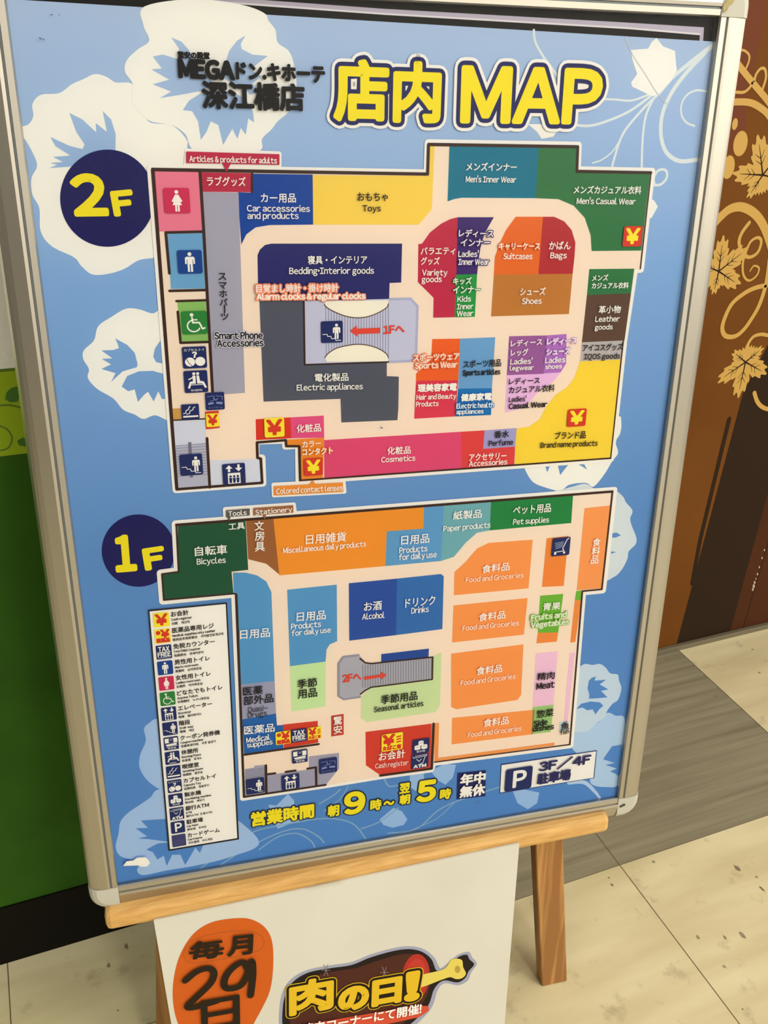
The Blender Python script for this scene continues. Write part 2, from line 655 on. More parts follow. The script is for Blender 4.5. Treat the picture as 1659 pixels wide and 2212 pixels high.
G = gold
wr.stroke([(1580, 120), (1604, 152), (1630, 184), (1659, 219), (1690, 262)], 11, 6, G, sm=True)
wr.stroke([(1600, 108), (1609, 110), (1618, 120), (1616, 136), (1607, 155)], 4, 6, G, sm=True)
wr.stroke([(1628, 177), (1633, 160), (1643, 148), (1652, 150), (1654, 168), (1647, 192)], 5, 6, G, sm=True)
wr.stroke([(1630, 171), (1618, 190), (1606, 199), (1590, 199)], 5, 6, G, sm=True)
wr.stroke([(1570, 222), (1593, 220), (1621, 222), (1644, 234), (1662, 252), (1690, 300)], 11, 6, G, sm=True)
wr.ellipse(1599, 310, 15, 28, 6, G, 24, 0.2)
wr.ellipse(1573, 361, 13, 26, 6, G, 24, 0.2)
wr.ellipse(1587, 268, 6, 13, 6, G, 20, 0.2)
wr.stroke([(1545, 480), (1557, 467), (1577, 451), (1602, 447), (1628, 460), (1647, 484), (1662, 522), (1672, 560)], 15, 6, G, sm=True)
wr.stroke([(1618, 481), (1602, 503), (1596, 525), (1606, 550), (1621, 555), (1637, 544), (1644, 522), (1637, 513), (1621, 522), (1610, 547), (1604, 570), (1606, 595),
           (1618, 606), (1634, 595), (1639, 579), (1628, 574), (1620, 585)], 7, 6, G, sm=True, w1=3)
wr.stroke([(1690, 606), (1659, 615), (1630, 622), (1605, 635), (1580, 657), (1564, 690), (1560, 712), (1568, 726), (1588, 726), (1606, 712), (1622, 690), (1640, 658), (1655, 610), (1662, 560)], 8, 6, G, sm=True)
wr.stroke([(1609, 782), (1612, 752), (1626, 728), (1645, 722), (1662, 724), (1690, 716)], 6, 6, G, sm=True)
wr.stroke([(1629, 848), (1636, 868), (1648, 880), (1668, 886)], 7, 6, G, sm=True)
vine_leaf(1647, 378, 64, math.radians(115))
vine_leaf(1552, 586, 60, math.radians(35))
vine_leaf(1610, 782, 58, math.radians(-88))
o = wr.build('wall_right')
o.matrix_world = plR.matrix()
tag(o, kind='structure')
trim_mat = plain('grey_floor_trim', (112, 100, 74), 0.5)
o = box('baseboard_right', CORNER_X, xr1, WALL_R_Y - 0.012, WALL_R_Y, 0, 0.014, trim_mat, bevel=0.002)
tag(o, kind='structure')

# ================================================================== THE MAP BOARD ON ITS EASEL
U = Vector((0.9907214, -0.13579296, 0.00560131))
V = Vector((-0.01208196, -0.12904882, -0.99156464))
NIN = Vector((0.13537034, 0.98229663, -0.12949207))
TL = EYE + U * -0.08896525 + V * -0.1229119 + NIN * 0.95434543     # top-left corner of the frame's opening
OW, OH = 0.694, 0.9960
BOARD = Plane(TL + V * OH, U, -V)                                   # origin: opening's bottom-left corner
BM = BOARD.matrix()

alu = plain('brushed_aluminium', (182, 171, 149), 0.36, 0.92, 0.4)
alu_dark = plain('aluminium_groove', (120, 124, 122), 0.5, 0.5)
cap_mat = plain('grey_plastic_corner', (190, 183, 160), 0.45)
black_board = plain('black_backing_board', (20, 17, 15), 0.5, spec=0.1)
cover_mat = clear_mat('clear_cover_sheet', 0.08, ior=1.2)

frame = empty('poster_frame', BM @ Matrix.Translation((OW / 2, 0, 0)))
FI = Matrix.Translation((-OW / 2, 0, 0))
tag(frame, 'silver aluminium snap frame standing on the wooden easel around the blue store map', 'frame')

# profile: (distance outward from the opening, height towards the viewer)
PROF = [(0, -0.004), (0.0, 0.0045), (0.0012, 0.0070), (0.0068, 0.0074), (0.0074, 0.0060), (0.0086, 0.0060), (0.0094, 0.0082), (0.0125, 0.0087), (0.0245, 0.0066),
        (0.0290, 0.0052), (0.0325, 0.0030), (0.0350, -0.0005), (0.036, -0.0045), (0.036, -0.010), (0.0, -0.010)]


def rail(a, b, out, name='frame_rail'):
    """extrude PROF from a to b (opening edge, local x,y), out = outward direction."""
    verts, faces = [], []
    n = len(PROF)
    for e in (a, b):
        for d, h in PROF:
            verts.append((e[0] + out[0] * d, e[1] + out[1] * d, h))
    for k in range(n):
        k2 = (k + 1) % n
        faces.append((k, k2, n + k2, n + k))
    faces.append(tuple(range(n)))
    faces.append(tuple(range(2 * n - 1, n - 1, -1)))
    mis = [1 if k in (4,) else 0 for k in range(n)] + [0, 0]
    o = mesh_obj(name, verts, faces, [alu, alu_dark], frame, mis=mis)
    o.matrix_parent_inverse = FI
    return o


g = 0.0004
rail((0, g), (0, OH - g), (-1, 0))
rail((OW, g), (OW, OH - g), (1, 0))
rail((g, 0), (OW - g, 0), (0, -1))
rail((g, OH), (OW - g, OH), (0, 1))


def corner_cap(cx, cy, sx, sy):
    """moulded plastic corner, square inside and rounded outside."""
    w, r = 0.0366, 0.026
    out = [(0, 0), (0, w)]
    for k in range(9):
        t = math.pi / 2 * (1 - k / 8)
        out.append((w - r + r * math.cos(t), w - r + r * math.sin(t)))
    out.append((w, 0))
    prof = [(1.0, -0.010), (1.0, -0.0040), (0.955, 0.0015), (0.86, 0.0058), (0.72, 0.0082)]
    verts, faces = [], []
    n = len(out)
    for s, h in prof:
        for x, y in out:
            # shrink only towards the opening corner, as a rounded-over rim
            verts.append((cx + sx * x * s, cy + sy * y * s, h))
    for j in range(len(prof) - 1):
        for k in range(n):
            k2 = (k + 1) % n
            faces.append((j * n + k, j * n + k2, (j + 1) * n + k2, (j + 1) * n + k))
    faces.append(tuple(range(n)))
    faces.append(tuple(range(5 * n - 1, 4 * n - 1, -1)))
    o = mesh_obj('corner_cap', verts, faces, cap_mat, frame)
    o.matrix_parent_inverse = FI
    return o


corner_cap(0, 0, -1, -1)
corner_cap(OW, 0, 1, -1)
corner_cap(0, OH, -1, 1)
cc = corner_cap(OW, OH, 1, 1)
wear = Draw(BOARD, 0.009)
wear.poly([(1562, 28), (1563, 8), (1572, -4), (1590, -6), (1584, 6), (1574, 14), (1570, 24)], 2, noisy('scuffed_brown', (150, 128, 70), (190, 170, 110), 90))
wd = wear.build('scuff_mark', cc, 0.0088)
tag(wd, 'brown scuff where the corner is chipped')
wd = Draw(BOARD, 0.009)
wd.poly([(1338, 1742), (1349, 1736), (1352, 1739), (1340, 1745)], 2, plain('dark_scuff', (60, 52, 34)))
o2 = wd.build('scuff_mark', [c for c in frame.children if c.name.startswith('corner_cap')][1], 0.0088)

o = box('backing_board', 0, OW, 0, OH, -0.0075, -0.0035, black_board, frame)
o.matrix_parent_inverse = FI
cv = Draw(BOARD)
cv.face([(0.0, 0.0), (OW, 0.0), (OW, OH), (0.0, OH)], 0, cover_mat)
o = cv.build('clear_cover', frame, 0.0036)
o.matrix_parent_inverse = FI
# pale border of an older sheet left behind the map, showing in the gap at the top
es = Draw(BOARD, -0.003)
lav = plain('lavender_strip', (178, 166, 178), 0.3)
pale = plain('white_strip', (222, 212, 205), 0.3)
es.poly([(20, -40), (830, 19), (1360, 49), (1521, 59), (1519, 90), (1511, 90), (1512, 76), (1360, 63), (830, 32), (20, -26)], 1, lav)
es.poly([(20, -31), (830, 28), (1360, 59), (1513, 72), (1512, 76), (1360, 63), (830, 32), (20, -27)], 2, pale)
o = es.build('older_sheet_edge', frame, -0.0033)
o.matrix_parent_inverse = FI
tag(o, 'lavender and white edge strip above the map')

# ------------------------------------------------------------------ the printed map
Z0 = -0.0006                                    # print sheet surface in board coordinates


def print_gradient(name, stops):
    """ink whose printed tint runs from the foot of the sheet to its head."""
    m = bpy.data.materials.new(name)
    m.use_nodes = True
    nt = m.node_tree
    b = nt.nodes['Principled BSDF']
    tc = nt.nodes.new('ShaderNodeTexCoord')
    sp = nt.nodes.new('ShaderNodeSeparateXYZ')
    nt.links.new(tc.outputs['Object'], sp.inputs['Vector'])
    rp = nt.nodes.new('ShaderNodeValToRGB')
    while len(rp.color_ramp.elements) < len(stops):
        rp.color_ramp.elements.new(0.5)
    for e, (p, c) in zip(rp.color_ramp.elements, stops):
        e.position = p
        e.color = albedo(c, 0.92)
    nt.links.new(sp.outputs['Y'], rp.inputs['Fac'])
    nt.links.new(rp.outputs['Color'], b.inputs['Base Color'])
    b.inputs['Roughness'].default_value = 0.5
    b.inputs['Specular IOR Level'].default_value = 0.1
    return m


BLUE = print_gradient('printed_blue', [(0.0, (76, 128, 184)), (0.45, (90, 135, 182)), (0.75, (126, 163, 200)), (1.0, (168, 186, 206))])
W_ = ink((240, 234, 222))
PALE = ink((236, 232, 214))
PALE2 = ink((176, 197, 222))
NAVY = ink((30, 34, 88))
DARK = ink((58, 36, 28))
PINKF = ink((250, 213, 184))
BLACK = ink((22, 20, 20))
YEL = ink((252, 216, 30))

sheet = Draw(BOARD, Z0)
q0 = [(0.0, 0.0), (OW, 0.0)]
tr, tl_ = BOARD.at(1545, 90, Z0), BOARD.at(0, -3, Z0)
kx = (tr.y - tl_.y) / (tr.x - tl_.x)
sheet.face([(0, 0), (OW, 0), (OW, tr.y + kx * (OW - tr.x)), (0, tr.y - kx * tr.x)], 0, BLUE)
poster = sheet.build('map_poster', None, Z0)
poster.matrix_world = BM
tag(poster, 'glossy blue printed store map with two coloured floor plans, held inside the silver frame', 'poster')

BASE_L = {}


def D():
    return Draw(BOARD, Z0)


def put(d, name, parent=poster, label=None):
    o = d.build(name, parent, Z0)
    if label:
        o['label'] = label
    return o


# ---- pansy blossoms in the background print
def blossom(outline, marks, col=PALE, mk=BLUE, L=1, label=None):
    d = D()
    d.poly(outline, L, col, sm=True)
    for mm_ in marks:
        d.poly(mm_, L + 2, mk)
    return put(d, 'printed_blossom', poster, label)


blossom([(312, 14), (310, 55), (322, 88), (297, 107), (274, 130), (270, 155), (287, 182), (285, 215), (300, 240), (325, 262), (370, 270), (400, 290), (420, 325), (500, 345),
         (562, 325), (566, 300), (586, 280), (600, 262), (624, 240), (640, 200), (637, 150), (625, 112), (600, 92), (595, 65), (580, 45), (570, 28), (520, 10), (420, -2)],
        [[(370, 81), (392, 90), (408, 108), (425, 140), (455, 172), (458, 180), (440, 195), (400, 203), (345, 212), (370, 198), (330, 182), (366, 172), (327, 150), (350, 148), (330, 122), (352, 118), (385, 128), (387, 105)],
         [(530, 77), (512, 88), (495, 110), (486, 140), (484, 170), (500, 178), (530, 192), (540, 205), (560, 198), (545, 180), (565, 165), (540, 150), (578, 121), (545, 118), (522, 106), (520, 95)],
         [(395, 238), (408, 218), (430, 204), (460, 196), (500, 198), (530, 213), (546, 240), (549, 264), (536, 256), (531, 291), (520, 276), (513, 300), (502, 278), (495, 290), (482, 313), (472, 270), (455, 262), (446, 285), (434, 302), (428, 262), (415, 240)]], L=3)
blossom([(40, 280), (62, 268), (72, 250), (70, 225), (88, 205), (128, 201), (155, 182), (180, 171), (205, 160), (230, 166), (250, 178), (285, 181), (305, 215), (320, 262), (370, 270), (402, 300), (404, 325),
         (398, 420), (380, 540), (335, 556), (300, 562), (270, 580), (236, 591), (200, 593), (176, 575), (160, 556), (112, 532), (88, 500), (85, 450), (70, 420), (68, 385), (80, 355), (60, 310)],
        [[(150, 244), (178, 258), (208, 286), (207, 266), (231, 285), (222, 240), (240, 258), (250, 290), (249, 335), (215, 350), (150, 360), (106, 363), (124, 356), (108, 352), (136, 350), (115, 339), (152, 336), (120, 316), (109, 296), (150, 315), (178, 322), (183, 312), (165, 285)]])
blossom([(272, 667), (240, 685), (212, 705), (203, 735), (181, 757), (180, 776), (192, 797), (190, 817), (210, 840), (245, 861), (266, 885), (290, 895), (310, 905), (335, 897), (380, 900), (400, 760), (360, 670), (330, 677), (300, 668)],
        [[(249, 731), (275, 745), (291, 762), (297, 785), (296, 793), (265, 802), (240, 825), (250, 806), (219, 797), (240, 787), (220, 775), (243, 774), (219, 757), (245, 756), (257, 752), (254, 742)],
         [(263, 835), (275, 812), (300, 802), (330, 801), (370, 812), (370, 860), (350, 862), (342, 845), (332, 867), (320, 846), (312, 852), (298, 868), (291, 841), (277, 845)],
         [(370, 730), (347, 735), (335, 752), (331, 770), (337, 782), (370, 790)]])
blossom([(1125, 990), (1133, 1012), (1150, 1040), (1175, 1052), (1210, 1060), (1230, 1047), (1265, 1043), (1282, 1051), (1305, 1025), (1322, 997), (1335, 978), (1330, 955), (1340, 935), (1342, 912), (1336, 900), (1300, 940), (1200, 980)],
        [[(1178, 1008), (1188, 1006), (1182, 1020)], [(1205, 1005), (1228, 1003), (1210, 1026)], [(1250, 1003), (1262, 1003), (1268, 1014)]], L=1)
blossom([(1200, 1070), (1215, 1058), (1240, 1050), (1265, 1045), (1290, 1058), (1325, 1058), (1345, 1072), (1352, 1085), (1366, 1103), (1361, 1120), (1365, 1137), (1374, 1160), (1373, 1175), (1358, 1191), (1355, 1207), (1343, 1230), (1326, 1246), (1300, 1247), (1280, 1150)],
        [[(1322, 1152), (1331, 1150), (1341, 1156), (1330, 1161), (1322, 1161)], [(1320, 1191), (1331, 1192), (1320, 1196)]], ink((206, 212, 206)), L=3)
blossom([(1240, 1450), (1252, 1440), (1264, 1434), (1280, 1436), (1296, 1434), (1308, 1442), (1318, 1454), (1334, 1457), (1337, 1470), (1342, 1487), (1335, 1511), (1323, 1520), (1311, 1536), (1307, 1548), (1286, 1564), (1267, 1580), (1238, 1577), (1225, 1540)],
        [[(1269, 1487), (1272, 1470), (1278, 1464), (1287, 1461), (1284, 1470), (1309, 1468), (1295, 1478), (1314, 1489), (1298, 1492), (1312, 1506), (1290, 1508), (1272, 1509), (1273, 1500)],
         [(1245, 1531), (1255, 1520), (1275, 1515), (1296, 1517), (1303, 1524), (1294, 1532), (1286, 1543), (1280, 1532), (1268, 1534), (1258, 1528)]], ink((192, 206, 210)), L=3)
blossom([(1225, 1600), (1240, 1577), (1290, 1562), (1311, 1540), (1330, 1546), (1349, 1552), (1345, 1610), (1338, 1690), (1310, 1700), (1275, 1690), (1285, 1640), (1260, 1640)],
        [[(1303, 1640), (1322, 1612), (1343, 1608), (1340, 1680), (1330, 1672), (1318, 1666), (1332, 1660), (1308, 1652), (1328, 1648)]], ink((172, 196, 224)), L=1)
blossom([(345, 1552), (322, 1562), (311, 1575), (315, 1600), (303, 1630), (301, 1655), (312, 1678), (332, 1697), (355, 1704), (420, 1690), (420, 1560)], [], ink((160, 186, 216)), L=1)
blossom([(345, 1704), (325, 1722), (302, 1738), (276, 1756), (260, 1775), (256, 1800), (250, 1830), (262, 1850), (300, 1862), (296, 1880), (310, 1890), (360, 1880), (430, 1868), (500, 1850), (560, 1820), (500, 1760), (420, 1700)],
        [[(293, 1789), (320, 1788), (304, 1772), (370, 1768), (380, 1820), (350, 1816), (320, 1812), (298, 1811), (318, 1806)],
         [(316, 1835), (340, 1822), (375, 1818), (440, 1822), (432, 1842), (422, 1830), (412, 1848), (400, 1868), (390, 1846), (372, 1846), (360, 1870), (354, 1848), (340, 1856), (330, 1840)]], ink((160, 186, 216)), L=3)
d = D()
d.poly([(1396, 428), (1412, 432), (1421, 446), (1408, 470), (1394, 476)], 1, PALE)
put(d, 'printed_leaf')

# ---- ivy sprays and curls
d = D()
IV = ink((214, 218, 208))
d.stroke([(1540, 98), (1490, 136), (1450, 170), (1425, 200), (1412, 212)], 9, 1, IV, sm=True, w1=5)
d.stroke([(1412, 212), (1380, 245), (1345, 290), (1326, 345), (1322, 362)], 5, 1, IV, sm=True)
d.stroke([(1412, 212), (1395, 250), (1388, 300), (1386, 362)], 5, 1, IV, sm=True)
d.stroke([(1345, 290), (1325, 325), (1300, 345), (1280, 352)], 3, 1, IV, sm=True)
d.stroke([(1405, 203), (1365, 217), (1330, 215), (1295, 214)], 4, 1, IV, sm=True)
d.stroke([(1405, 208), (1360, 240), (1310, 262), (1270, 272), (1230, 268)], 5, 1, IV, sm=True)
d.stroke([(1522, 115), (1480, 160), (1448, 205), (1430, 250), (1428, 295), (1440, 330), (1468, 348), (1505, 345)], 8, 1, IV, sm=True)
d.stroke([(1527, 198), (1505, 195), (1484, 205), (1472, 225), (1472, 248), (1483, 265), (1500, 272)], 4, 1, IV, sm=True)
d.stroke([(1414, 398), (1412, 385), (1422, 368), (1438, 368), (1440, 384), (1428, 398), (1414, 400)], 5, 1, IV, sm=True)
d.stroke([(1153, 65), (1156, 90), (1172, 120), (1190, 145), (1205, 165)], 5, 1, IV, sm=True)
put(d, 'printed_vine')
d = D()
d.poly([(1418, 82), (1432, 100), (1458, 110), (1460, 138), (1462, 152), (1446, 180), (1420, 205), (1408, 208), (1365, 187), (1363, 178), (1376, 160), (1366, 130), (1362, 108), (1400, 105), (1408, 90)], 2, PALE)
d.stroke([(1350, 80), (1366, 118), (1392, 158), (1418, 200), (1440, 225)], 2, 3, ink((190, 190, 185)), sm=True)
put(d, 'printed_leaf')
d = D()
d.poly([(1140, 268), (1160, 285), (1170, 300), (1195, 295), (1206, 280), (1190, 268)], 2, PALE)
put(d, 'printed_leaf')
d = D()
LV = ink((138, 176, 216))
d.stroke([(395, 1905), (470, 1848), (540, 1800), (610, 1782), (700, 1768), (760, 1778), (790, 1812)], 3, 1, LV, sm=True)
d.stroke([(430, 1900), (520, 1840), (600, 1800), (650, 1790), (685, 1805), (700, 1820)], 3, 1, LV, sm=True)
d.stroke([(560, 1835), (600, 1808), (640, 1800), (670, 1815), (680, 1830)], 3, 1, LV, sm=True)
d.stroke([(690, 1736), (720, 1718), (735, 1705)], 3, 1, LV, sm=True)
d.stroke([(700, 1752), (735, 1725), (752, 1698)], 2, 1, LV, sm=True)
d.stroke([(780, 1790), (820, 1775), (860, 1745)], 3, 1, LV, sm=True)
d.stroke([(838, 1800), (900, 1790), (950, 1748), (1010, 1722), (1080, 1700)], 3, 1, LV, sm=True)
d.stroke([(870, 1800), (940, 1770), (980, 1735)], 2, 1, LV, sm=True)
d.stroke([(830, 1682), (840, 1698), (860, 1696)], 3, 1, LV, sm=True)
d.stroke([(1230, 1690), (1262, 1690), (1285, 1710), (1296, 1724)], 10, 1, PALE2, sm=True, w1=4)
put(d, 'printed_vine')
LF = ink((150, 182, 218))
for pl in ([(580, 1738), (597, 1740), (622, 1715), (636, 1730), (634, 1748), (655, 1770), (620, 1782), (600, 1790), (590, 1770)],
           [(820, 1770), (850, 1745), (868, 1752), (880, 1770), (872, 1782), (848, 1788), (828, 1782)],
           [(930, 1665), (960, 1650), (985, 1652), (978, 1680), (962, 1695), (945, 1685)],
           [(885, 1675), (915, 1670), (918, 1700), (900, 1710), (886, 1700)],
           [(1100, 1690), (1130, 1705), (1165, 1712), (1160, 1735), (1140, 1748), (1118, 1735)],
           ):
    d = D()
    d.poly(pl, 1, LF)
    put(d, 'printed_leaf')
for (px, py, w) in [(88, 84, 7), (95, 86, 6), (112, 33, 6), (128, 33, 4), (1500, 293, 3), (823, 922, 6), (1033, 1730, 6), (1055, 1736, 4), (205, 1186, 3)]:
    d = D()
    c = d.p.at(px, py, Z0)
    d.disc_l(c, d.mm(px, py, w) * 0.5, 42, ink((100, 110, 130)), 7, ry=d.mm(px, py, w) * 0.25, rot=random.uniform(-1, 1))
    put(d, 'scuff_mark')
d = D()
d.poly([(266, 1866), (273, 1856), (288, 1854), (296, 1848), (314, 1847), (320, 1852), (324, 1860), (318, 1867), (306, 1868), (298, 1865)], 42, ink((238, 232, 210)))
put(d, 'torn_sticker', label='white torn sticker scrap in the bottom left corner')


# ---- pictogram library: drawn in a unit square, y up
class Pic:
    def __init__(self, d, cx, cy, w, h=None, L=30):
        self.d, self.L = d, L
        a, b = d.P([(cx - w / 2, cy), (cx + w / 2, cy)])
        self.c = d.P([(cx, cy)])[0]
        up = d.P([(cx, cy - (h or w) / 2)])[0]
        self.sx = (b - a).length / 2
        self.sy = (up - self.c).y

    def q(self, x, y):
        return Vector((self.c.x + x * self.sx, self.c.y + y * self.sy))

    def rr(self, x0, y0, x1, y1, r, mat, k=0):
        pts = []
        for (cx, cy, a0) in ((x1 - r, y1 - r, 0), (x0 + r, y1 - r, 90), (x0 + r, y0 + r, 180), (x1 - r, y0 + r, 270)):
            for i in range(5):
                t = math.radians(a0 + 22.5 * i)
                pts.append(self.q(cx + r * math.cos(t), cy + r * math.sin(t)))
        self.d.poly_l(pts, self.L + k, mat)

    def po(self, pts, mat, k=1):
        self.d.poly_l([self.q(*p) for p in pts], self.L + k, mat)

    def di(self, x, y, r, mat, k=1):
        self.d.disc_l(self.q(x, y), r * self.sx, self.L + k, mat, 18, ry=r * self.sy)

    def li(self, pts, w, mat, k=1):
        self.d.stroke_l([self.q(*p) for p in pts], w * self.sx, self.L + k, mat)

    def tx(self, s, x0, y0, x1, y1, mat, bold=0.0, k=1):
        vs, fs, be, bb = glyphs(s)
        a = self.q(x0, y0)
        self.d.text_l(s, a, Vector((1, 0)), Vector((0, 1)), (x1 - x0) * self.sx / (bb[1] - bb[0]), (y1 - y0) * self.sy / (bb[3] - bb[2]), bb[0], bb[2], self.L + k, mat, bold * self.sx)


NB = ink((32, 44, 104))
RED = ink((216, 58, 44))
YI = ink((252, 220, 48))
WH = ink((244, 240, 232))


def person(p, x, y, s, mat, k=1):
    T = lambda pts: [(x + a * s, y + b * s) for a, b in pts]
    p.di(x, y + 0.66 * s, 0.16 * s, mat, k)
    p.po(T([(-.30, .44), (.30, .44), (.40, .32), (.40, -.18), (.27, -.18), (.25, .2), (.21, .2), (.21, -.85), (.04, -.85), (.04, -.2), (-.04, -.2), (-.04, -.85), (-.21, -.85), (-.21, .2), (-.25, .2), (-.27, -.18), (-.40, -.18), (-.40, .32)]), mat, k)


def pictogram(parent, kind, cx, cy, w, h=None, L=30):
    d = D()
    p = Pic(d, cx, cy, w, h, L)
    if kind == 'woman':
        p.rr(-1, -1, 1, 1, .18, ink((206, 44, 92)))
        p.di(0, .68, .15, WH)
        p.po([(-.12, .48), (.12, .48), (.42, -.05), (.28, -.12), (.18, .1), (.36, -.36), (.17, -.36), (.17, -.86), (.03, -.86), (.03, -.36), (-.03, -.36), (-.03, -.86), (-.17, -.86), (-.17, -.36), (-.36, -.36), (-.18, .1), (-.28, -.12), (-.42, -.05)], WH)
    elif kind == 'man':
        p.rr(-1, -1, 1, 1, .18, ink((22, 66, 150)))
        person(p, 0, 0, 1, WH)
    elif kind == 'wheelchair':
        p.rr(-1, -1, 1, 1, .18, ink((44, 130, 62)))
        p.di(-.2, .68, .15, WH)
        p.li([(-.18, .45), (-.14, .0), (.36, .0), (.6, -.55), (.78, -.48)], .13, WH)
        p.li([(-.16, .25), (.2, .25)], .1, WH)
        ring = [(-.08 + .5 * math.cos(t), -.28 + .5 * math.sin(t)) for t in [math.radians(a) for a in range(110, 345, 15)]]
        p.li(ring, .11, WH)
    elif kind == 'stairs':
        p.rr(-1, -1, 1, 1, .16, NB)
        person(p, .42, .05, .85, WH)
        p.li([(-.85, -.2), (-.45, -.2), (-.4, -.4), (-.1, -.4), (-.05, -.62), (.3, -.62), (.35, -.8), (.8, -.8)], .06, WH)
    elif kind == 'elevator':
        p.rr(-1, -1, 1, 1, .16, NB)
        for x, s in ((-.42, 1), (.42, -1)):
            y = .55
            p.po([(x, y + s * .32), (x + .32, y - s * .02), (x + .1, y - s * .02), (x + .1, y - s * .34), (x - .1, y - s * .34), (x - .1, y - s * .02), (x - .32, y - s * .02)], WH)
        p.po([(-.55, -.92), (.55, -.92), (.55, .1), (-.55, .1)], WH)
        for x in (-.32, 0, .32):
            p.di(x, -.22, .11, NB, 2)
            p.po([(x - .14, -.36), (x + .14, -.36), (x + .1, -.85), (x - .1, -.85)], NB, 2)
    elif kind == 'yen_yellow':
        p.rr(-1, -1, 1, 1, .2, YI)
        p.tx('¥', -.72, -.7, .72, .75, RED, .10)
    elif kind == 'yen_red':
        p.rr(-1, -1, 1, 1, .2, RED)
        p.tx('¥', -.68, -.68, .68, .72, YI, .09)
    elif kind == 'yen_drug':
        p.rr(-1, -1, 1, 1, .16, YI)
        p.di(-.55, .5, .3, RED)
        p.tx('¥', -.2, -.2, .85, .85, RED, .09)
        p.tx('医薬品', -.8, -.88, .85, -.3, RED, .05)
    elif kind == 'yen_tobacco':
        p.rr(-1, -1, 1, 1, .16, YI)
        p.tx('¥', -.85, -.3, .2, .85, RED, .09)
        for y in (.5, .2, -.1):
            p.po([(.4, y - .08), (.85, y - .02), (.85, y + .14), (.4, y + .08)], RED)
        p.tx('たばこ有', -.85, -.88, .85, -.4, RED, .04)
    elif kind == 'tax_free':
        p.rr(-1, -1, 1, 1, .14, NB)
        p.tx('TAX', -.7, .12, .7, .78, WH, .03)
        p.tx('FREE', -.82, -.62, .82, .0, WH, .03)
        p.li([(-.8, -.78), (.8, -.78)], .05, WH)
    elif kind == 'capsule':
        p.rr(-1, -1, 1, 1, .16, NB)
        p.tx('カプセルトイ', -.85, .58, .85, .84, WH)
        p.tx('?', -.16, .0, .18, .5, WH, .04)
        p.di(-.4, -.4, .42, WH)
        p.di(.45, -.38, .42, WH)
        p.li([(-.68, -.1), (-.5, -.5), (-.25, -.78)], .05, NB, 2)
    elif kind == 'rest':
        p.rr(-1, -1, 1, 1, .16, NB)
        p.di(-.14, .72, .13, WH)
        p.di(.18, .72, .13, WH)
        p.po([(-.28, .55), (-.02, .55), (-.02, -.18), (-.4, -.18), (-.55, -.62), (-.72, -.55), (-.52, .0), (-.25, .05)], WH)
        p.po([(.28, .55), (.06, .55), (.1, -.18), (.5, -.18), (.75, -.62), (.9, -.55), (.65, .0), (.35, .05)], WH)
        p.li([(-.3, .35), (-.6, .22)], .1, WH)
        p.li([(-.4, -.28), (.5, -.28)], .06, WH)
        p.tx('休憩所', -.5, -.88, .5, -.68, WH)
    elif kind == 'smoking':
        p.rr(-1, -1, 1, 1, .14, NB)
        p.po([(-.85, -.72), (.85, -.72), (.85, -.5), (-.85, -.5)], WH)
        p.li([(-.8, -.2), (-.5, -.1), (-.5, .2), (-.2, .3), (-.15, .55), (.0, .7)], .09, WH)
        p.li([(-.45, -.3), (-.1, -.2), (-.05, .1), (.3, .25), (.35, .5), (.55, .6)], .09, WH)
    elif kind == 'coupon':
        p.rr(-1, -1, 1, 1, .16, NB)
        p.po([(-.85, .1), (.85, .1), (.85, .8), (-.85, .8)], WH)
        p.rr(-.32, .12, .32, .78, .1, NB, 2)
        p.li([(-.15, .55), (.15, .55)], .08, WH, 3)
        p.po([(-.8, -.12), (.75, .02), (.7, -.3), (-.6, -.38)], WH)
        p.li([(-.7, -.5), (.8, -.4)], .06, WH)
        p.tx('発券機', -.55, -.88, .6, -.58, WH)
    elif kind == 'ice':
        p.rr(-1, -1, 1, 1, .16, NB)
        p.rr(-.3, .1, .3, .75, .16, WH, 1)
        p.rr(-.75, -.45, -.05, .18, .18, WH, 2)
        p.rr(.05, -.45, .75, .18, .18, WH, 2)
        p.li([(-.2, .45), (.2, .5)], .04, NB, 3)
        p.li([(-.6, -.1), (-.2, -.05)], .04, NB, 3)
        p.li([(.2, -.1), (.6, -.05)], .04, NB, 3)
        p.tx('製氷機', -.5, -.85, .5, -.55, WH)
    elif kind == 'atm':
        p.rr(-1, -1, 1, 1, .14, NB)
        p.li([(-.85, .7), (-.75, .5), (.75, .62), (.8, .8), (-.6, .72)], .06, WH)
        p.li([(-.4, .3), (-.1, -.05), (.15, .25)], .07, WH)
        p.li([(.6, .6), (.35, -.3), (.0, -.42)], .07, WH)
        p.tx('ATM', -.72, -.88, .72, -.5, WH, .04)
    elif kind == 'parking':
        p.rr(-1, -1, 1, 1, .2, NB)
        p.tx('P', -.38, -.68, .52, .72, WH, .06)
    elif kind == 'card_game':
        p.rr(-1, -1, 1, 1, .16, NB)
        FA = ink((130, 140, 185))
        p.li([(-.8, .55), (-.1, .6), (-.1, .1), (-.5, .0)], .05, FA)
        p.li([(.1, .6), (.8, .5), (.75, .1)], .05, FA)
        p.li([(-.15, .35), (.1, .1), (.3, .3)], .07, FA)
        p.po([(-.75, -.4), (-.15, -.3), (-.15, -.1), (-.7, -.15)], FA)
        p.po([(.1, -.3), (.75, -.4), (.8, -.15), (.15, -.08)], FA)
        p.tx('カードゲーム', -.7, -.85, .75, -.6, FA)
    elif kind == 'card_faded':
        p.rr(-1, -1, 1, 1, .14, ink((62, 64, 104)))
        p.li([(-.6, -.3), (-.1, .1), (.5, -.1)], .05, ink((100, 102, 140)))
        p.li([(-.7, -.55), (.7, -.35)], .05, ink((100, 102, 140)))
    elif kind == 'cart':
        p.rr(-1, -1, 1, 1, .16, NB)
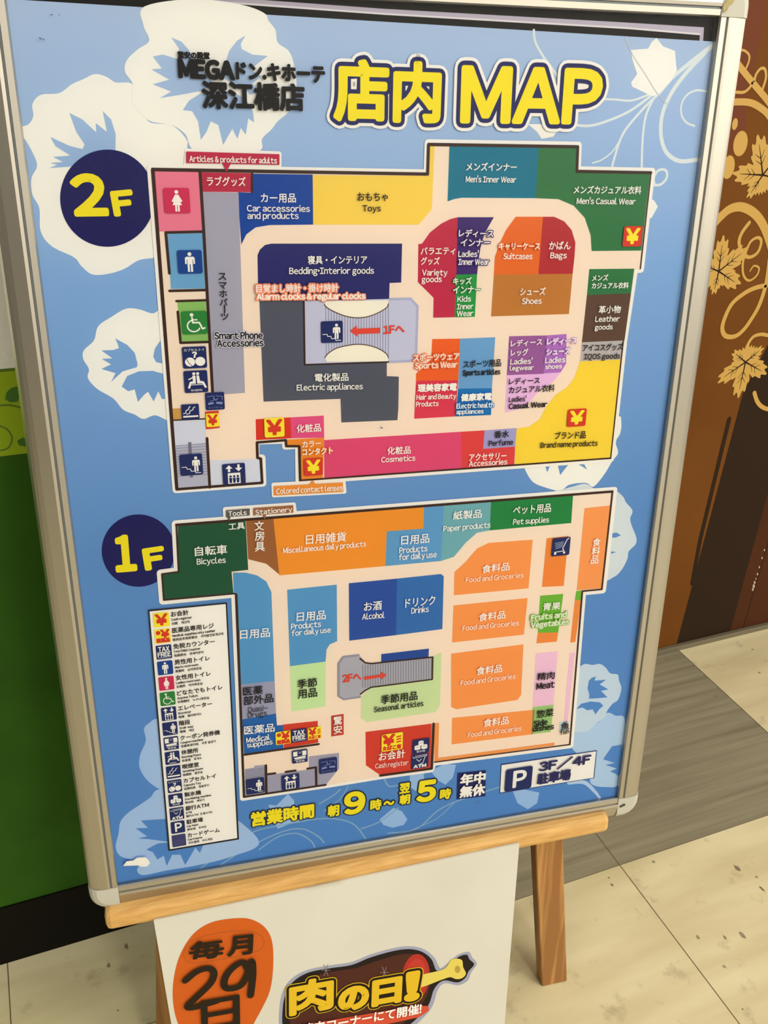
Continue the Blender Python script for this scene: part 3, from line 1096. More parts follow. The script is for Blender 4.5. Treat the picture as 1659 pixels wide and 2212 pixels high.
        for k in range(4):
            p.li([(-.7 + .04 * k, .42 - .2 * k), (.25 - .03 * k, .52 - .16 * k)], .05, ink((190, 200, 225)))
        p.li([(.8, .85), (.62, .75), (.2, -.2), (.35, -.5), (-.7, -.55)], .09, WH)
        p.di(-.6, -.72, .13, WH)
        p.di(.4, -.68, .13, WH)
    return put(d, 'pictogram', parent)


def T(d, s, x0, y0, x1, y1, h, c, bold=0.35, L=34, edge=None):
    lay = ()
    if edge:
        lay = [(edge[1], ink(edge[0]), L - 2)]
    d.text(s, x0, y0, x1, y1, h, L, ink(c), bold, lay)


# ---- heading
d = D()
T(d, '驚安の殿堂', 384, 126, 452, 128, 14, (22, 20, 20), 0.9)
T(d, 'MEGA', 388, 166, 504, 171, 36, (22, 20, 20), 3.2)
T(d, 'ドン.キホーテ', 511, 170, 699, 178, 34, (22, 20, 20), 2.2)
T(d, '深江橋店', 439, 233, 655, 239, 56, (22, 20, 20), 2.6)
put(d, 'shop_name_lettering', label='black shop name lettering')
d = D()
for args in (('店内', 724, 257, 945, 262, 124), ('MAP', 997, 261, 1289, 264, 112)):
    d.text(*args, 24, YEL, 5.0, [(19, W_, 20), (13, NAVY, 22)])
d.poly([(757, 171), (770, 170), (769, 192), (757, 193)], 26, W_)
d.poly([(761, 177), (766, 177), (766, 187), (761, 187)], 28, ink((170, 168, 164)))
put(d, 'title_lettering', label='yellow title lettering with navy and white outlines')


# ---- floor badges
def badge(cx, cy, rx, ry, num, nb, f):
    d = D()
    d.ellipse(cx, cy, rx, ry, 6, ink((24, 24, 82)), 64)
    o = put(d, 'floor_badge', label='navy disc with yellow ' + num + 'F')
    d = D()
    d.text(num, *nb, 8, YEL, 5.0)
    d.text('F', *f, 8, YEL, 4.0)
    put(d, 'badge_lettering', o)


badge(232, 428, 102, 105, '2', (164, 463, 231, 462, 82), (250, 464, 290, 460, 48))
badge(299, 1189, 79, 78, '1', (255, 1232, 292, 1229, 72), (317, 1229, 356, 1223, 42))


# ------------------------------------------------------------------ second-floor plan
def plan(outline, tabs, dark_runs, label):
    d = D()
    pts = d.P(outline)
    k = d.mm(outline[0][0], outline[0][1], 1.0)
    d.stroke_l(pts, 17 * k, 10, W_, closed=True, n=12)
    d.poly_l(pts, 11, PINKF)
    for t in tabs:
        tp = d.P(t)
        d.poly_l(tp, 10, W_)
        d.stroke_l(tp, 10 * k, 10, W_, closed=True, n=12)
    o = put(d, 'floor_plan', label=label)
    d = D()
    for pts_, w in dark_runs:
        d.stroke(pts_, w, 16, DARK)
    put(d, 'wall_outline', o)
    return o


def zone(parent, poly, c, texts=(), L=13, sm=False):
    d = D()
    if poly:
        d.poly(poly, L, ink(c), sm)
    for t in texts:
        T(d, *t[:7], **(t[7] if len(t) > 7 else {}))
    return put(d, 'department_area', parent)


KW = (244, 240, 232)
KB = (30, 28, 30)
O2 = [(326, 364), (922, 374), (924, 309), (1249, 314), (1247, 367), (1408, 370), (1384, 582), (1371, 583), (1348, 736), (1320, 991), (645, 1040), (644, 962), (616, 964), (616, 951), (553, 953), (553, 987), (566, 988), (568, 1044), (380, 1058)]
p2 = plan(O2, [[(404, 326), (603, 332), (603, 362), (402, 358)], [(590, 1046), (742, 1038), (744, 1062), (591, 1070)]],
          [([(330, 366), (923, 376), (925, 312), (1247, 317), (1245, 370), (1405, 373)], 6), ([(1405, 373), (1382, 580)], 2.5), ([(1345, 736), (1318, 989)], 2.5), ([(1318, 989), (647, 1037)], 4),
           ([(330, 366), (382, 1056)], 7), ([(382, 1056), (566, 1042), (563, 990), (556, 988), (555, 955)], 6), ([(555, 955), (617, 950), (618, 963), (646, 963), (648, 1036)], 5.5),
           ([(432, 372), (440, 500), (459, 845)], 6.5), ([(358, 502), (440, 500)], 5.5), ([(358, 502), (366, 590)], 6), ([(366, 628), (447, 626)], 5.5), ([(381, 650), (446, 648)], 5),
           ([(384, 673), (390, 740), (452, 738)], 5.5), ([(373, 907), (442, 904)], 3), ([(447, 946), (453, 1052)], 6), ([(544, 374), (544, 415)], 5)],
          'second floor plan')
zone(p2, [(334, 369), (430, 371), (436, 498), (341, 500)], (236, 124, 158))
zone(p2, [(434, 372), (541, 374), (543, 415), (438, 414)], (188, 38, 74), [('ラブグッズ', 447, 401, 530, 402, 20, KW)])
zone(p2, [(437, 414), (515, 416), (529, 848), (460, 853)], (160, 156, 166),
     [('ス', 472, 604, 488, 604, 15, KB), ('マ', 473, 623, 489, 623, 14, KB), ('ホ', 474, 641, 490, 641, 15, KB), ('パ', 475, 659, 491, 659, 15, KB), ('|', 484, 673, 486, 673, 13, KB), ('ツ', 477, 690, 493, 690, 14, KB),
      ('Smart Phone', 463, 731, 566, 730, 14, KB, dict(bold=0.6, edge=((205, 200, 200), 2.4))), ('Accessories', 469, 748, 568, 746, 14, KB, dict(bold=0.6, edge=((205, 200, 200), 2.4)))])
zone(p2, [(546, 375), (675, 377), (676, 485), (582, 486), (552, 491), (532, 506), (521, 528), (513, 415), (544, 416)], (0, 66, 168),
     [('カー用品', 563, 437, 638, 437, 19, KW), ('Car accessories', 533, 456, 668, 457, 13, KW), ('and products', 534, 472, 644, 472, 13, KW)])
zone(p2, [(675, 378), (925, 380), (927, 314), (938, 314), (932, 452), (904, 485), (676, 485)], (236, 198, 74), [('おもちゃ', 771, 434, 836, 434, 18, KB), ('Toys', 782, 456, 821, 456, 13, KB)])
zone(p2, [(970, 316), (1163, 318), (1156, 428), (996, 427), (980, 430), (966, 435)], (0, 118, 156), [('メンズインナー', 1005, 368, 1113, 369, 17, KW), ("Men's Inner Wear", 1004, 393, 1112, 394, 12, KW)])
zone(p2, [(1163, 318), (1246, 319), (1243, 371), (1403, 375), (1384, 541), (1277, 542), (1275, 508), (1262, 470), (1238, 444), (1205, 430), (1156, 428)], (46, 112, 62),
     [('メンズカジュアル衣料', 1236, 418, 1381, 419, 17, KW), ("Men's Casual Wear", 1243, 440, 1369, 441, 12, KW)])
zone(p2, [(988, 469), (985, 593), (981, 685), (935, 686), (936, 643), (902, 609), (903, 527), (911, 526), (928, 502), (952, 483), (972, 473)], (194, 42, 78),
     [('バラエティ', 907, 550, 981, 549, 16, KW), ('グッズ', 907, 571, 947, 571, 16, KW), ('Variety', 910, 594, 964, 594, 12, KW), ('goods', 909, 609, 952, 608, 12, KW)])
zone(p2, [(988, 469), (1066, 469), (1046, 504), (1037, 536), (1033, 560), (1030, 592), (985, 593)], (60, 36, 102),
     [('レディース', 989, 511, 1063, 512, 16, KW, dict(edge=((60, 36, 102), 2.2))), ('インナー', 993, 531, 1056, 531, 15, KW, dict(edge=((60, 36, 102), 2.2))), ("Ladies'", 988, 554, 1031, 554, 12, KW), ('Inner Wear', 988, 571, 1054, 571, 12, KW, dict(edge=((60, 36, 102), 2.2)))])
zone(p2, [(985, 593), (1030, 592), (1025, 684), (981, 685)], (36, 152, 72),
     [('キッズ', 977, 614, 1016, 613, 15, KW, dict(edge=((60, 140, 80), 1.6))), ('インナー', 977, 633, 1036, 632, 15, KW, dict(edge=((60, 140, 80), 1.6))), ('Kids', 986, 651, 1015, 650, 11, KW), ('Inner', 985, 667, 1020, 666, 11, KW), ('Wear', 985, 682, 1020, 681, 11, KW)])
zone(p2, [(1113, 468), (1172, 468), (1162, 592), (1066, 593), (1068, 555), (1078, 526), (1092, 497)], (230, 108, 40),
     [('キャリーケース', 1075, 539, 1163, 539, 15, KW, dict(edge=((230, 108, 40), 1.8))), ('Suitcases', 1085, 559, 1147, 559, 12, KW)])
zone(p2, [(1172, 468), (1196, 468), (1218, 478), (1234, 497), (1242, 524), (1240, 555), (1236, 591), (1162, 592)], (182, 46, 56), [('かばん', 1183, 538, 1229, 538, 17, KW), ('Bags', 1186, 557, 1221, 557, 12, KW)])
zone(p2, [(1066, 593), (1236, 591), (1228, 678), (1060, 683)], (192, 122, 56), [('シューズ', 1121, 637, 1175, 636, 16, KW), ('Shoes', 1125, 656, 1167, 655, 12, KW)])
zone(p2, [(1272, 581), (1369, 580), (1362, 633), (1267, 637)], (46, 112, 62), [('メンズ', 1276, 606, 1310, 605, 13, KW), ('カジュアル衣料', 1275, 623, 1354, 622, 13, KW)])
zone(p2, [(1267, 637), (1362, 633), (1348, 735), (1256, 739)], (92, 66, 50), [('革小物', 1290, 676, 1337, 675, 16, KW), ('Leather', 1283, 694, 1335, 693, 11, KW), ('goods', 1282, 711, 1320, 710, 10, KW)])
zone(p2, [(1256, 739), (1348, 735), (1342, 776), (1252, 780)], (184, 174, 166), [('アイコスグッズ', 1256, 758, 1342, 755, 15, KB), ('IQOS goods', 1259, 775, 1336, 773, 11, KB)])
zone(p2, [(1252, 780), (1342, 776), (1317, 989), (1111, 1003), (1115, 925), (1142, 921), (1165, 905), (1180, 876), (1200, 852), (1225, 835), (1240, 815)], (250, 202, 56),
     [('ブランド品', 1196, 948, 1262, 945, 16, KB), ('Brand name products', 1165, 966, 1288, 961, 11, KB)])
zone(p2, [(700, 950), (995, 932), (997, 1012), (700, 1032)], (222, 72, 124), [('化粧品', 835, 980, 885, 978, 16, KW), ('Cosmetics', 822, 997, 895, 993, 11, KW)])
zone(p2, [(995, 932), (1046, 929), (1043, 968), (1112, 963), (1110, 1003), (997, 1012)], (222, 66, 70), [('アクセサリー', 1011, 994, 1091, 990, 15, KW), ('Accessories', 1011, 1006, 1093, 1001, 11, KW)])
zone(p2, [(1046, 929), (1115, 924), (1112, 964), (1043, 969)], (158, 152, 192), [('香水', 1066, 945, 1097, 943, 15, KB), ('Perfume', 1054, 962, 1106, 959, 11, KB)])
zone(p2, [(552, 905), (627, 901), (629, 946), (553, 950)], (218, 52, 42))
zone(p2, [(627, 901), (699, 897), (700, 945), (629, 946)], (226, 80, 140), [('化粧品', 640, 933, 692, 930, 17, KW)])
zone(p2, [(617, 949), (700, 945), (697, 1033), (648, 1036), (646, 962), (618, 961)], (238, 140, 46), [('カラー', 652, 965, 692, 962, 13, KW), ('コンタクト', 652, 982, 717, 978, 14, KW, dict(edge=((238, 140, 46), 1.6)))])
zone(p2, [(557, 613), (556, 551), (561, 539), (572, 529), (586, 526), (868, 526), (866, 610), (841, 611), (840, 647), (655, 649), (560, 649)], (38, 38, 96),
     [('寝具・インテリア', 664, 570, 791, 569, 18, KW), ('Bedding·Interior goods', 624, 591, 806, 590, 13, KW)])
zone(p2, None, None, [('目覚まし時計・掛け時計', 553, 631, 729, 629, 17, (250, 235, 225), dict(edge=((240, 138, 108), 3.2), L=40)),
                      ('Alarm clocks & regular clocks', 554, 646, 787, 644, 12, (250, 235, 225), dict(bold=0.7, edge=((240, 138, 108), 3.0), L=40))])
zone(p2, [(560, 649), (655, 649), (658, 787), (835, 781), (835, 812), (861, 813), (860, 880), (858, 907), (737, 912), (735, 861), (569, 867)], (80, 82, 92),
     [('電化製品', 679, 823, 751, 821, 17, KW), ('Electric appliances', 640, 842, 782, 839, 12, KW)])
# open staircase block
d = D()
SG = ink((190, 188, 202))
d.poly([(657, 650), (842, 645), (886, 644), (902, 661), (899, 768), (886, 780), (838, 782), (659, 786)], 17, SG)
d.stroke([(842, 646), (886, 645), (901, 661), (898, 768), (886, 779), (838, 781)], 5, 18, ink((168, 168, 190)))
for k in range(24):
    t = k / 23
    d.stroke([(703 + 135 * t, 652), (704 + 134 * t, 781)], 1.1, 18, ink((120, 118, 140)))
cl = ink((248, 228, 200))
top = [(703, 650), (700, 657), (706, 664), (722, 673), (745, 682), (770, 686), (795, 683), (818, 674), (834, 664), (838, 656), (838, 648)]
d.poly(top, 19, cl)
d.stroke(top[1:-1], 2.2, 20, ink((96, 74, 62)), sm=True)
bot = [(705, 781), (701, 772), (708, 763), (725, 752), (748, 746), (772, 743), (798, 746), (820, 754), (834, 764), (838, 772), (838, 780)]
d.poly(bot, 19, cl)
d.stroke(bot[1:-1], 2.2, 20, ink((96, 74, 62)), sm=True)
d.stroke([(656, 650), (658, 787), (838, 781)], 3.2, 20, DARK)
RD = ink((228, 72, 58))
d.poly([(755, 714), (770, 702), (770, 709), (820, 707), (820, 719), (771, 721), (772, 727)], 24, RD)
d.text('1Fへ', 828, 720, 872, 717, 16, 24, RD, 1.0)
put(d, 'staircase_area', p2, 'grey staircase block with a red arrow')
zone(p2, [(933, 732), (993, 731), (989, 821), (898, 822), (898, 807), (931, 775)], (238, 98, 40),
     [('スポーツウェア', 891, 779, 990, 775, 15, KW, dict(edge=((238, 120, 70), 2.2))), ('Sports Wear', 895, 795, 986, 792, 12, KW, dict(edge=((238, 120, 70), 2.2)))])
zone(p2, [(993, 731), (1069, 728), (1062, 838), (989, 839)], (108, 162, 222), [('スポーツ用品', 999, 794, 1080, 790, 16, KB), ('Sports articles', 998, 810, 1078, 807, 11, KB, dict(bold=0.6))])
zone(p2, [(898, 822), (989, 821), (983, 899), (894, 904)], (220, 58, 88), [('理美容家電', 901, 845, 984, 842, 16, KW, dict(bold=0.8)), ('Hair and Beauty', 898, 862, 983, 859, 10, KW), ('Products', 897, 877, 945, 875, 10, KW)])
zone(p2, [(989, 839), (1062, 838), (1060, 896), (983, 899)], (24, 114, 196), [('健康家電', 994, 865, 1059, 862, 15, KW, dict(bold=0.8)), ('Electric health', 984, 881, 1064, 878, 10, KW, dict(edge=((24, 114, 196), 1.8))), ('appliances', 984, 893, 1042, 891, 9, KW, dict(edge=((24, 114, 196), 1.8)))])
zone(p2, [(1099, 726), (1180, 724), (1173, 807), (1094, 810)], (156, 92, 166), [('レディース', 1101, 748, 1168, 744, 14, KW), ('レッグ', 1101, 768, 1138, 766, 14, KW), ("Ladies'", 1100, 786, 1147, 784, 11, KW), ('legwear', 1099, 799, 1150, 797, 9, KW)])
zone(p2, [(1180, 724), (1223, 721), (1222, 785), (1210, 804), (1173, 807)], (172, 108, 178),
     [('レディース', 1179, 744, 1243, 741, 14, KW, dict(edge=((190, 140, 195), 1.6))), ('シューズ', 1178, 766, 1229, 763, 14, KW, dict(edge=((190, 140, 195), 1.6))), ('Ladies', 1175, 783, 1218, 781, 11, KW), ('shoes', 1175, 796, 1211, 794, 9, KW)])
zone(p2, [(1094, 810), (1210, 804), (1196, 822), (1160, 848), (1132, 880), (1090, 891)], (230, 178, 212), [('レディース', 1097, 830, 1163, 827, 14, KB), ('カジュアル衣料', 1097, 849, 1195, 844, 15, KB), ("Ladies'", 1097, 867, 1134, 865, 10, KB), ('Casual Wear', 1097, 882, 1179, 877, 11, KB, dict(bold=0.6))])
zone(p2, [(362, 505), (437, 503), (443, 623), (369, 624)], (108, 166, 222))
zone(p2, [(383, 652), (444, 650), (450, 736), (391, 738)], (138, 190, 106))
zone(p2, [(372, 882), (391, 881), (393, 905), (373, 906)], (206, 156, 84))
d = D()
d.poly([(374, 909), (443, 905), (449, 1050), (383, 1054)], 13, ink((204, 204, 210)))
d.poly([(379, 962), (446, 956), (450, 1049), (384, 1054)], 14, ink((176, 174, 184)))
for k in range(12):
    y = 962 + 6 * k
    d.stroke([(380 + k * 0.35, y), (447 + k * 0.2, y - 5)], 0.9, 15, ink((110, 108, 122)))
d.poly([(406, 955), (413, 954), (417, 1030), (410, 1031)], 16, ink((112, 108, 120)))
put(d, 'staircase_area', p2, 'pale grey staircase in the lower left corner')
zone(p2, [(454, 994), (556, 990), (561, 990), (565, 1041), (455, 1050)], (208, 208, 214))
for k_ in (('woman', 382, 433, 56, 55), ('man', 410, 565, 53, 51), ('wheelchair', 420, 696, 55, 50), ('capsule', 420, 771, 52, 47), ('rest', 423, 823, 51, 48), ('card_game', 464, 865, 41, 38), ('smoking', 411, 888, 38, 33), ('stairs', 413, 1002, 49, 46),
           ('elevator', 505, 1022, 49, 45), ('stairs', 716, 716, 47, 47), ('yen_yellow', 592, 922, 43, 42), ('yen_red', 676, 1007, 40, 38), ('yen_red', 1364, 510, 40, 44), ('yen_red', 1244, 901, 40, 38)):
    pictogram(p2, *k_)
d = D()
d.poly([(443, 888), (472, 886), (474, 923), (445, 926)], 26, RED)
put(d, 'department_area', p2)
pictogram(p2, 'yen_yellow', 459, 906, 28, 29)
d = D()
d.poly([(402, 327), (603, 333), (603, 356), (498, 354), (489, 371), (480, 353), (402, 352)], 24, ink((190, 38, 76)))
T(d, 'Articles & products for adults', 409, 349, 597, 353, 12, KW)
put(d, 'callout_label', p2, 'magenta callout above the plan')
d = D()
d.poly([(591, 1049), (668, 1045), (675, 1036), (681, 1044), (740, 1041), (741, 1061), (592, 1069)], 24, ink((238, 146, 56)))
T(d, 'Colored contact lenses', 596, 1065, 739, 1057, 11, KW)
put(d, 'callout_label', p2, 'orange callout below the plan')

# ------------------------------------------------------------------ first-floor plan
O1 = [(379, 1131), (1326, 1058), (1302, 1275), (1259, 1279), (1232, 1610), (936, 1648), (931, 1662), (820, 1677), (703, 1696), (525, 1723), (507, 1283), (352, 1298), (347, 1237), (384, 1232)]
p1 = plan(O1, [[(486, 1099), (634, 1089), (636, 1106), (487, 1118)]],
          [([(381, 1133), (1322, 1061)], 5), ([(1322, 1061), (1299, 1272), (1257, 1276), (1230, 1607)], 3.5), ([(1230, 1607), (938, 1645)], 3), ([(936, 1562), (932, 1659), (821, 1674)], 5.5), ([(703, 1694), (527, 1720), (510, 1283)], 5),
           ([(507, 1281), (354, 1295), (350, 1239), (386, 1234), (381, 1133)], 4), ([(528, 1629), (688, 1606)], 5), ([(574, 1652), (575, 1711)], 5.5), ([(578, 1671), (594, 1669)], 5), ([(617, 1666), (638, 1663)], 5), ([(664, 1659), (682, 1656), (683, 1696)], 5)],
          'first floor plan')
zone(p1, [(384, 1135), (530, 1123), (536, 1230), (500, 1234), (504, 1280), (355, 1294), (351, 1238), (386, 1234)], (28, 80, 52), [('自転車', 421, 1199, 490, 1194, 20, KW), ('Bicycles', 425, 1217, 487, 1213, 12, KW), ('工具', 494, 1143, 528, 1140, 14, KW)])
zone(p1, [(531, 1123), (590, 1118), (603, 1240), (575, 1217), (536, 1207)], (156, 96, 56), [('文', 549, 1144, 569, 1143, 20, KW), ('房', 550, 1166, 570, 1165, 20, KW), ('具', 550, 1189, 571, 1188, 20, KW)])
zone(p1, [(590, 1118), (915, 1094), (914, 1141), (835, 1147), (832, 1222), (603, 1242)], (240, 148, 48), [('日用雑貨', 660, 1174, 746, 1167, 21, KW), ('Miscellaneous daily products', 611, 1193, 789, 1178, 11, KW)])
zone(p1, [(915, 1094), (958, 1091), (952, 1211), (832, 1222), (835, 1147), (914, 1141)], (94, 156, 216), [('日用品', 865, 1175, 925, 1170, 19, KW), ('Products', 861, 1193, 921, 1188, 12, KW), ('for daily use', 860, 1208, 941, 1201, 12, KW)])
zone(p1, [(958, 1091), (1060, 1083), (1057, 1145), (1030, 1150), (1005, 1172), (980, 1202), (952, 1211)], (112, 172, 192), [('紙製品', 977, 1121, 1038, 1116, 18, KW), ('Paper products', 956, 1146, 1057, 1137, 11, KW)])
zone(p1, [(1060, 1083), (1237, 1070), (1233, 1129), (1057, 1145)], (30, 132, 70), [('ペット用品', 1106, 1110, 1187, 1104, 18, KW), ('Pet supplies', 1106, 1131, 1183, 1126, 11, KW)])
zone(p1, [(1262, 1097), (1319, 1091), (1299, 1270), (1245, 1274)], (246, 156, 92), [('食', 1277, 1178, 1293, 1177, 17, KW), ('料', 1275, 1197, 1292, 1196, 17, KW), ('品', 1273, 1216, 1289, 1215, 17, KW)])
FO = (246, 152, 84)
fg = 'Food and Groceries'
zone(p1, [(1150, 1165), (1141, 1270), (980, 1285), (981, 1235), (1005, 1213), (1030, 1184), (1055, 1172)], FO, [('食料品', 1039, 1236, 1098, 1229, 17, KW), (fg, 1004, 1256, 1128, 1245, 10, KW, dict(bold=0.15))])
zone(p1, [(979, 1307), (1139, 1291), (1131, 1370), (976, 1387)], FO, [('食料品', 1032, 1340, 1089, 1333, 17, KW), (fg, 997, 1360, 1118, 1348, 10, KW, dict(bold=0.15))])
zone(p1, [(974, 1411), (1130, 1391), (1125, 1500), (1117, 1511), (985, 1531), (974, 1526)], FO, [('食料品', 1027, 1456, 1082, 1449, 17, KW), (fg, 993, 1478, 1111, 1463, 10, KW, dict(bold=0.15))])
zone(p1, [(976, 1550), (1155, 1532), (1150, 1585), (975, 1607)], FO, [('食料品', 1042, 1568, 1096, 1561, 17, KW), (fg, 1009, 1590, 1124, 1575, 10, KW, dict(bold=0.15))])
zone(p1, [(1180, 1162), (1227, 1157), (1217, 1265), (1170, 1267)], (240, 136, 62))
zone(p1, [(1166, 1286), (1216, 1282), (1205, 1365), (1161, 1366)], (108, 180, 58),
     [('青果', 1170, 1317, 1207, 1314, 16, KW), ('Fruits and', 1145, 1338, 1221, 1330, 11, KW, dict(edge=((140, 195, 90), 2.0))), ('Vegetables', 1145, 1354, 1226, 1346, 11, KW, dict(edge=((140, 195, 90), 2.0)))])
zone(p1, [(1161, 1366), (1205, 1365), (1202, 1385), (1158, 1389)], (240, 140, 70))
zone(p1, [(1244, 1276), (1259, 1274), (1255, 1295), (1241, 1296)], (108, 180, 58))
zone(p1, [(1241, 1296), (1255, 1295), (1242, 1386), (1231, 1387)], (240, 140, 70))
zone(p1, [(1157, 1410), (1204, 1406), (1195, 1521), (1150, 1526)], (232, 184, 200), [('精肉', 1158, 1468, 1195, 1464, 16, KB), ('Meat', 1157, 1487, 1195, 1482, 13, KB, dict(bold=0.6))])
zone(p1, [(1230, 1410), (1241, 1408), (1225, 1560), (1217, 1560)], (232, 184, 200))
zone(p1, [(1150, 1526), (1195, 1521), (1189, 1580), (1148, 1585)], (158, 200, 128), [('惣菜', 1157, 1549, 1193, 1544, 16, KB), ('Side', 1151, 1567, 1180, 1562, 11, KB, dict(bold=0.6)), ('dishes', 1149, 1578, 1194, 1572, 11, KB, dict(bold=0.6))])
zone(p1, [(1208, 1558), (1228, 1556), (1226, 1575), (1206, 1578)], (190, 206, 206), [('魚', 1210, 1575, 1227, 1572, 15, KB), ('fish', 1208, 1585, 1227, 1581, 9, KB)])
zone(p1, [(937, 1562), (948, 1560), (946, 1636), (1197, 1603), (1197, 1609), (938, 1645)], (242, 152, 86))
DB = (86, 152, 214)
zone(p1, [(503, 1236), (530, 1236), (555, 1242), (575, 1255), (586, 1278), (593, 1470), (520, 1478), (511, 1290), (505, 1282)], DB, [('日用品', 518, 1378, 582, 1373, 19, KW)])
zone(p1, [(520, 1478), (593, 1470), (596, 1540), (523, 1553)], (152, 150, 168), [('医薬', 525, 1500, 567, 1496, 18, KB), ('部外品', 526, 1521, 590, 1514, 19, KB), ('Quasi-', 535, 1536, 578, 1532, 11, KB, dict(bold=0.1)), ('Drugs', 535, 1548, 576, 1543, 11, KB, dict(bold=0.1))])
zone(p1, [(523, 1553), (596, 1540), (598, 1566), (611, 1565), (612, 1617), (527, 1628)], (34, 98, 182), [('医薬品', 527, 1584, 592, 1577, 18, KW), ('Medical', 532, 1602, 583, 1594, 11, KW), ('supplies', 533, 1612, 588, 1604, 10, KW)])
zone(p1, [(611, 1564), (686, 1556), (687, 1603), (613, 1615)], (212, 62, 48))
zone(p1, [(620, 1273), (727, 1262), (728, 1384), (712, 1391), (705, 1402), (703, 1428), (626, 1438)], DB, [('日用品', 640, 1340, 702, 1335, 19, KW), ('Products', 628, 1357, 692, 1351, 12, KW), ('for daily use', 629, 1371, 713, 1363, 11, KW)])
zone(p1, [(626, 1438), (703, 1428), (703, 1525), (630, 1536)], (192, 218, 152), [('季節', 642, 1485, 684, 1480, 19, KB), ('用品', 643, 1507, 684, 1502, 19, KB)])
zone(p1, [(753, 1259), (857, 1249), (855, 1371), (754, 1383)], (40, 80, 172), [('お酒', 785, 1318, 823, 1314, 19, KW), ('Alcohol', 781, 1336, 829, 1332, 12, KW)])
zone(p1, [(857, 1249), (952, 1239), (958, 1244), (955, 1358), (855, 1371)], (50, 110, 190), [('ドリンク', 874, 1310, 938, 1303, 19, KW), ('Drinks', 887, 1323, 924, 1319, 12, KW)])
zone(p1, [(780, 1504), (800, 1484), (934, 1466), (936, 1416), (953, 1409), (950, 1522), (941, 1537), (792, 1559), (779, 1550)], (196, 212, 150), [('季節用品', 822, 1519, 900, 1509, 19, KB), ('Seasonal articles', 807, 1536, 913, 1522, 11, KB)])
zone(p1, [(823, 1412), (926, 1400), (925, 1420), (823, 1430)], (36, 74, 164))
d = D()
d.poly([(774, 1413), (780, 1419), (789, 1429), (801, 1432), (934, 1418), (933, 1466), (818, 1481), (801, 1483), (788, 1490), (779, 1499), (778, 1504), (742, 1510), (730, 1503), (730, 1431), (741, 1417)], 17, ink((168, 164, 168)))
d.stroke([(774, 1414), (741, 1418), (731, 1432), (731, 1502), (742, 1509), (777, 1504)], 5, 18, ink((144, 140, 150)))
for k in range(28):
    t = k / 27
    x = 783 + 148 * t
    d.stroke([(x, 1434 - 15 * max(0, t - 0.12)), (x, 1484 - 18 * t)], 1.3, 18, ink((118, 112, 122)))
d.stroke([(777, 1421), (788, 1430), (801, 1432), (934, 1418), (933, 1466), (818, 1481), (801, 1483), (788, 1490), (778, 1498)], 3.2, 19, DARK)
d.poly([(786, 1460), (822, 1455), (822, 1449), (834, 1456), (823, 1466), (822, 1461), (786, 1467)], 24, RD)
d.text('2Fへ', 740, 1472, 779, 1466, 15, 24, RD, 1.0)
put(d, 'staircase_area', p1, 'grey staircase block with a red arrow')
zone(p1, [(715, 1545), (742, 1541), (742, 1586), (715, 1590)], (192, 66, 58), [('驚', 720, 1564, 738, 1561, 18, KW), ('安', 720, 1583, 738, 1580, 17, KW)])
zone(p1, [(789, 1580), (932, 1562), (929, 1659), (822, 1674), (790, 1652)], (212, 62, 50), [('お会計', 817, 1641, 873, 1633, 18, KW), ('Cash register', 809, 1657, 880, 1649, 10, KW, dict(bold=0.1))])
d = D()
GY = ink((156, 152, 166))
d.poly([(529, 1660), (549, 1657), (549, 1653), (571, 1651), (573, 1712), (530, 1718)], 13, GY)
for k in range(5):
    d.stroke([(529, 1664 + 4 * k), (571, 1657 + 4 * k)], 1, 15, ink((110, 104, 116)))
put(d, 'staircase_area', p1)
zone(p1, [(577, 1673), (682, 1659), (682, 1697), (577, 1711)], (156, 152, 166))
zone(p1, [(667, 1633), (732, 1625), (732, 1659), (703, 1695), (686, 1697), (684, 1655), (667, 1657)], (156, 152, 166))
for k_ in (('cart', 1210, 1179, 38, 39), ('yen_drug', 611, 1591, 32, 28), ('tax_free', 645, 1586, 33, 28), ('yen_tobacco', 679, 1581, 29, 26), ('yen_tobacco', 846, 1600, 45, 37), ('ice', 908, 1609, 36, 31), ('atm', 906, 1641, 36, 31),
           ('stairs', 551, 1695, 39, 33), ('elevator', 627, 1686, 38, 32), ('coupon', 647, 1631, 33, 28), ('card_game', 708, 1651, 38, 32)):
    pictogram(p1, *k_)
d = D()
d.poly([(488, 1101), (539, 1097), (539, 1112), (498, 1115), (494, 1125), (491, 1116), (488, 1116)], 24, ink((92, 86, 80)))
T(d, 'Tools', 493, 1113, 532, 1110, 10, KW)
put(d, 'callout_label', p1, 'dark grey callout')
d = D()
d.poly([(547, 1096), (633, 1090), (633, 1106), (575, 1110), (571, 1120), (567, 1111), (547, 1112)], 24, ink((160, 102, 66)))
T(d, 'Stationery', 551, 1110, 630, 1103, 10, KW)
put(d, 'callout_label', p1, 'brown callout')

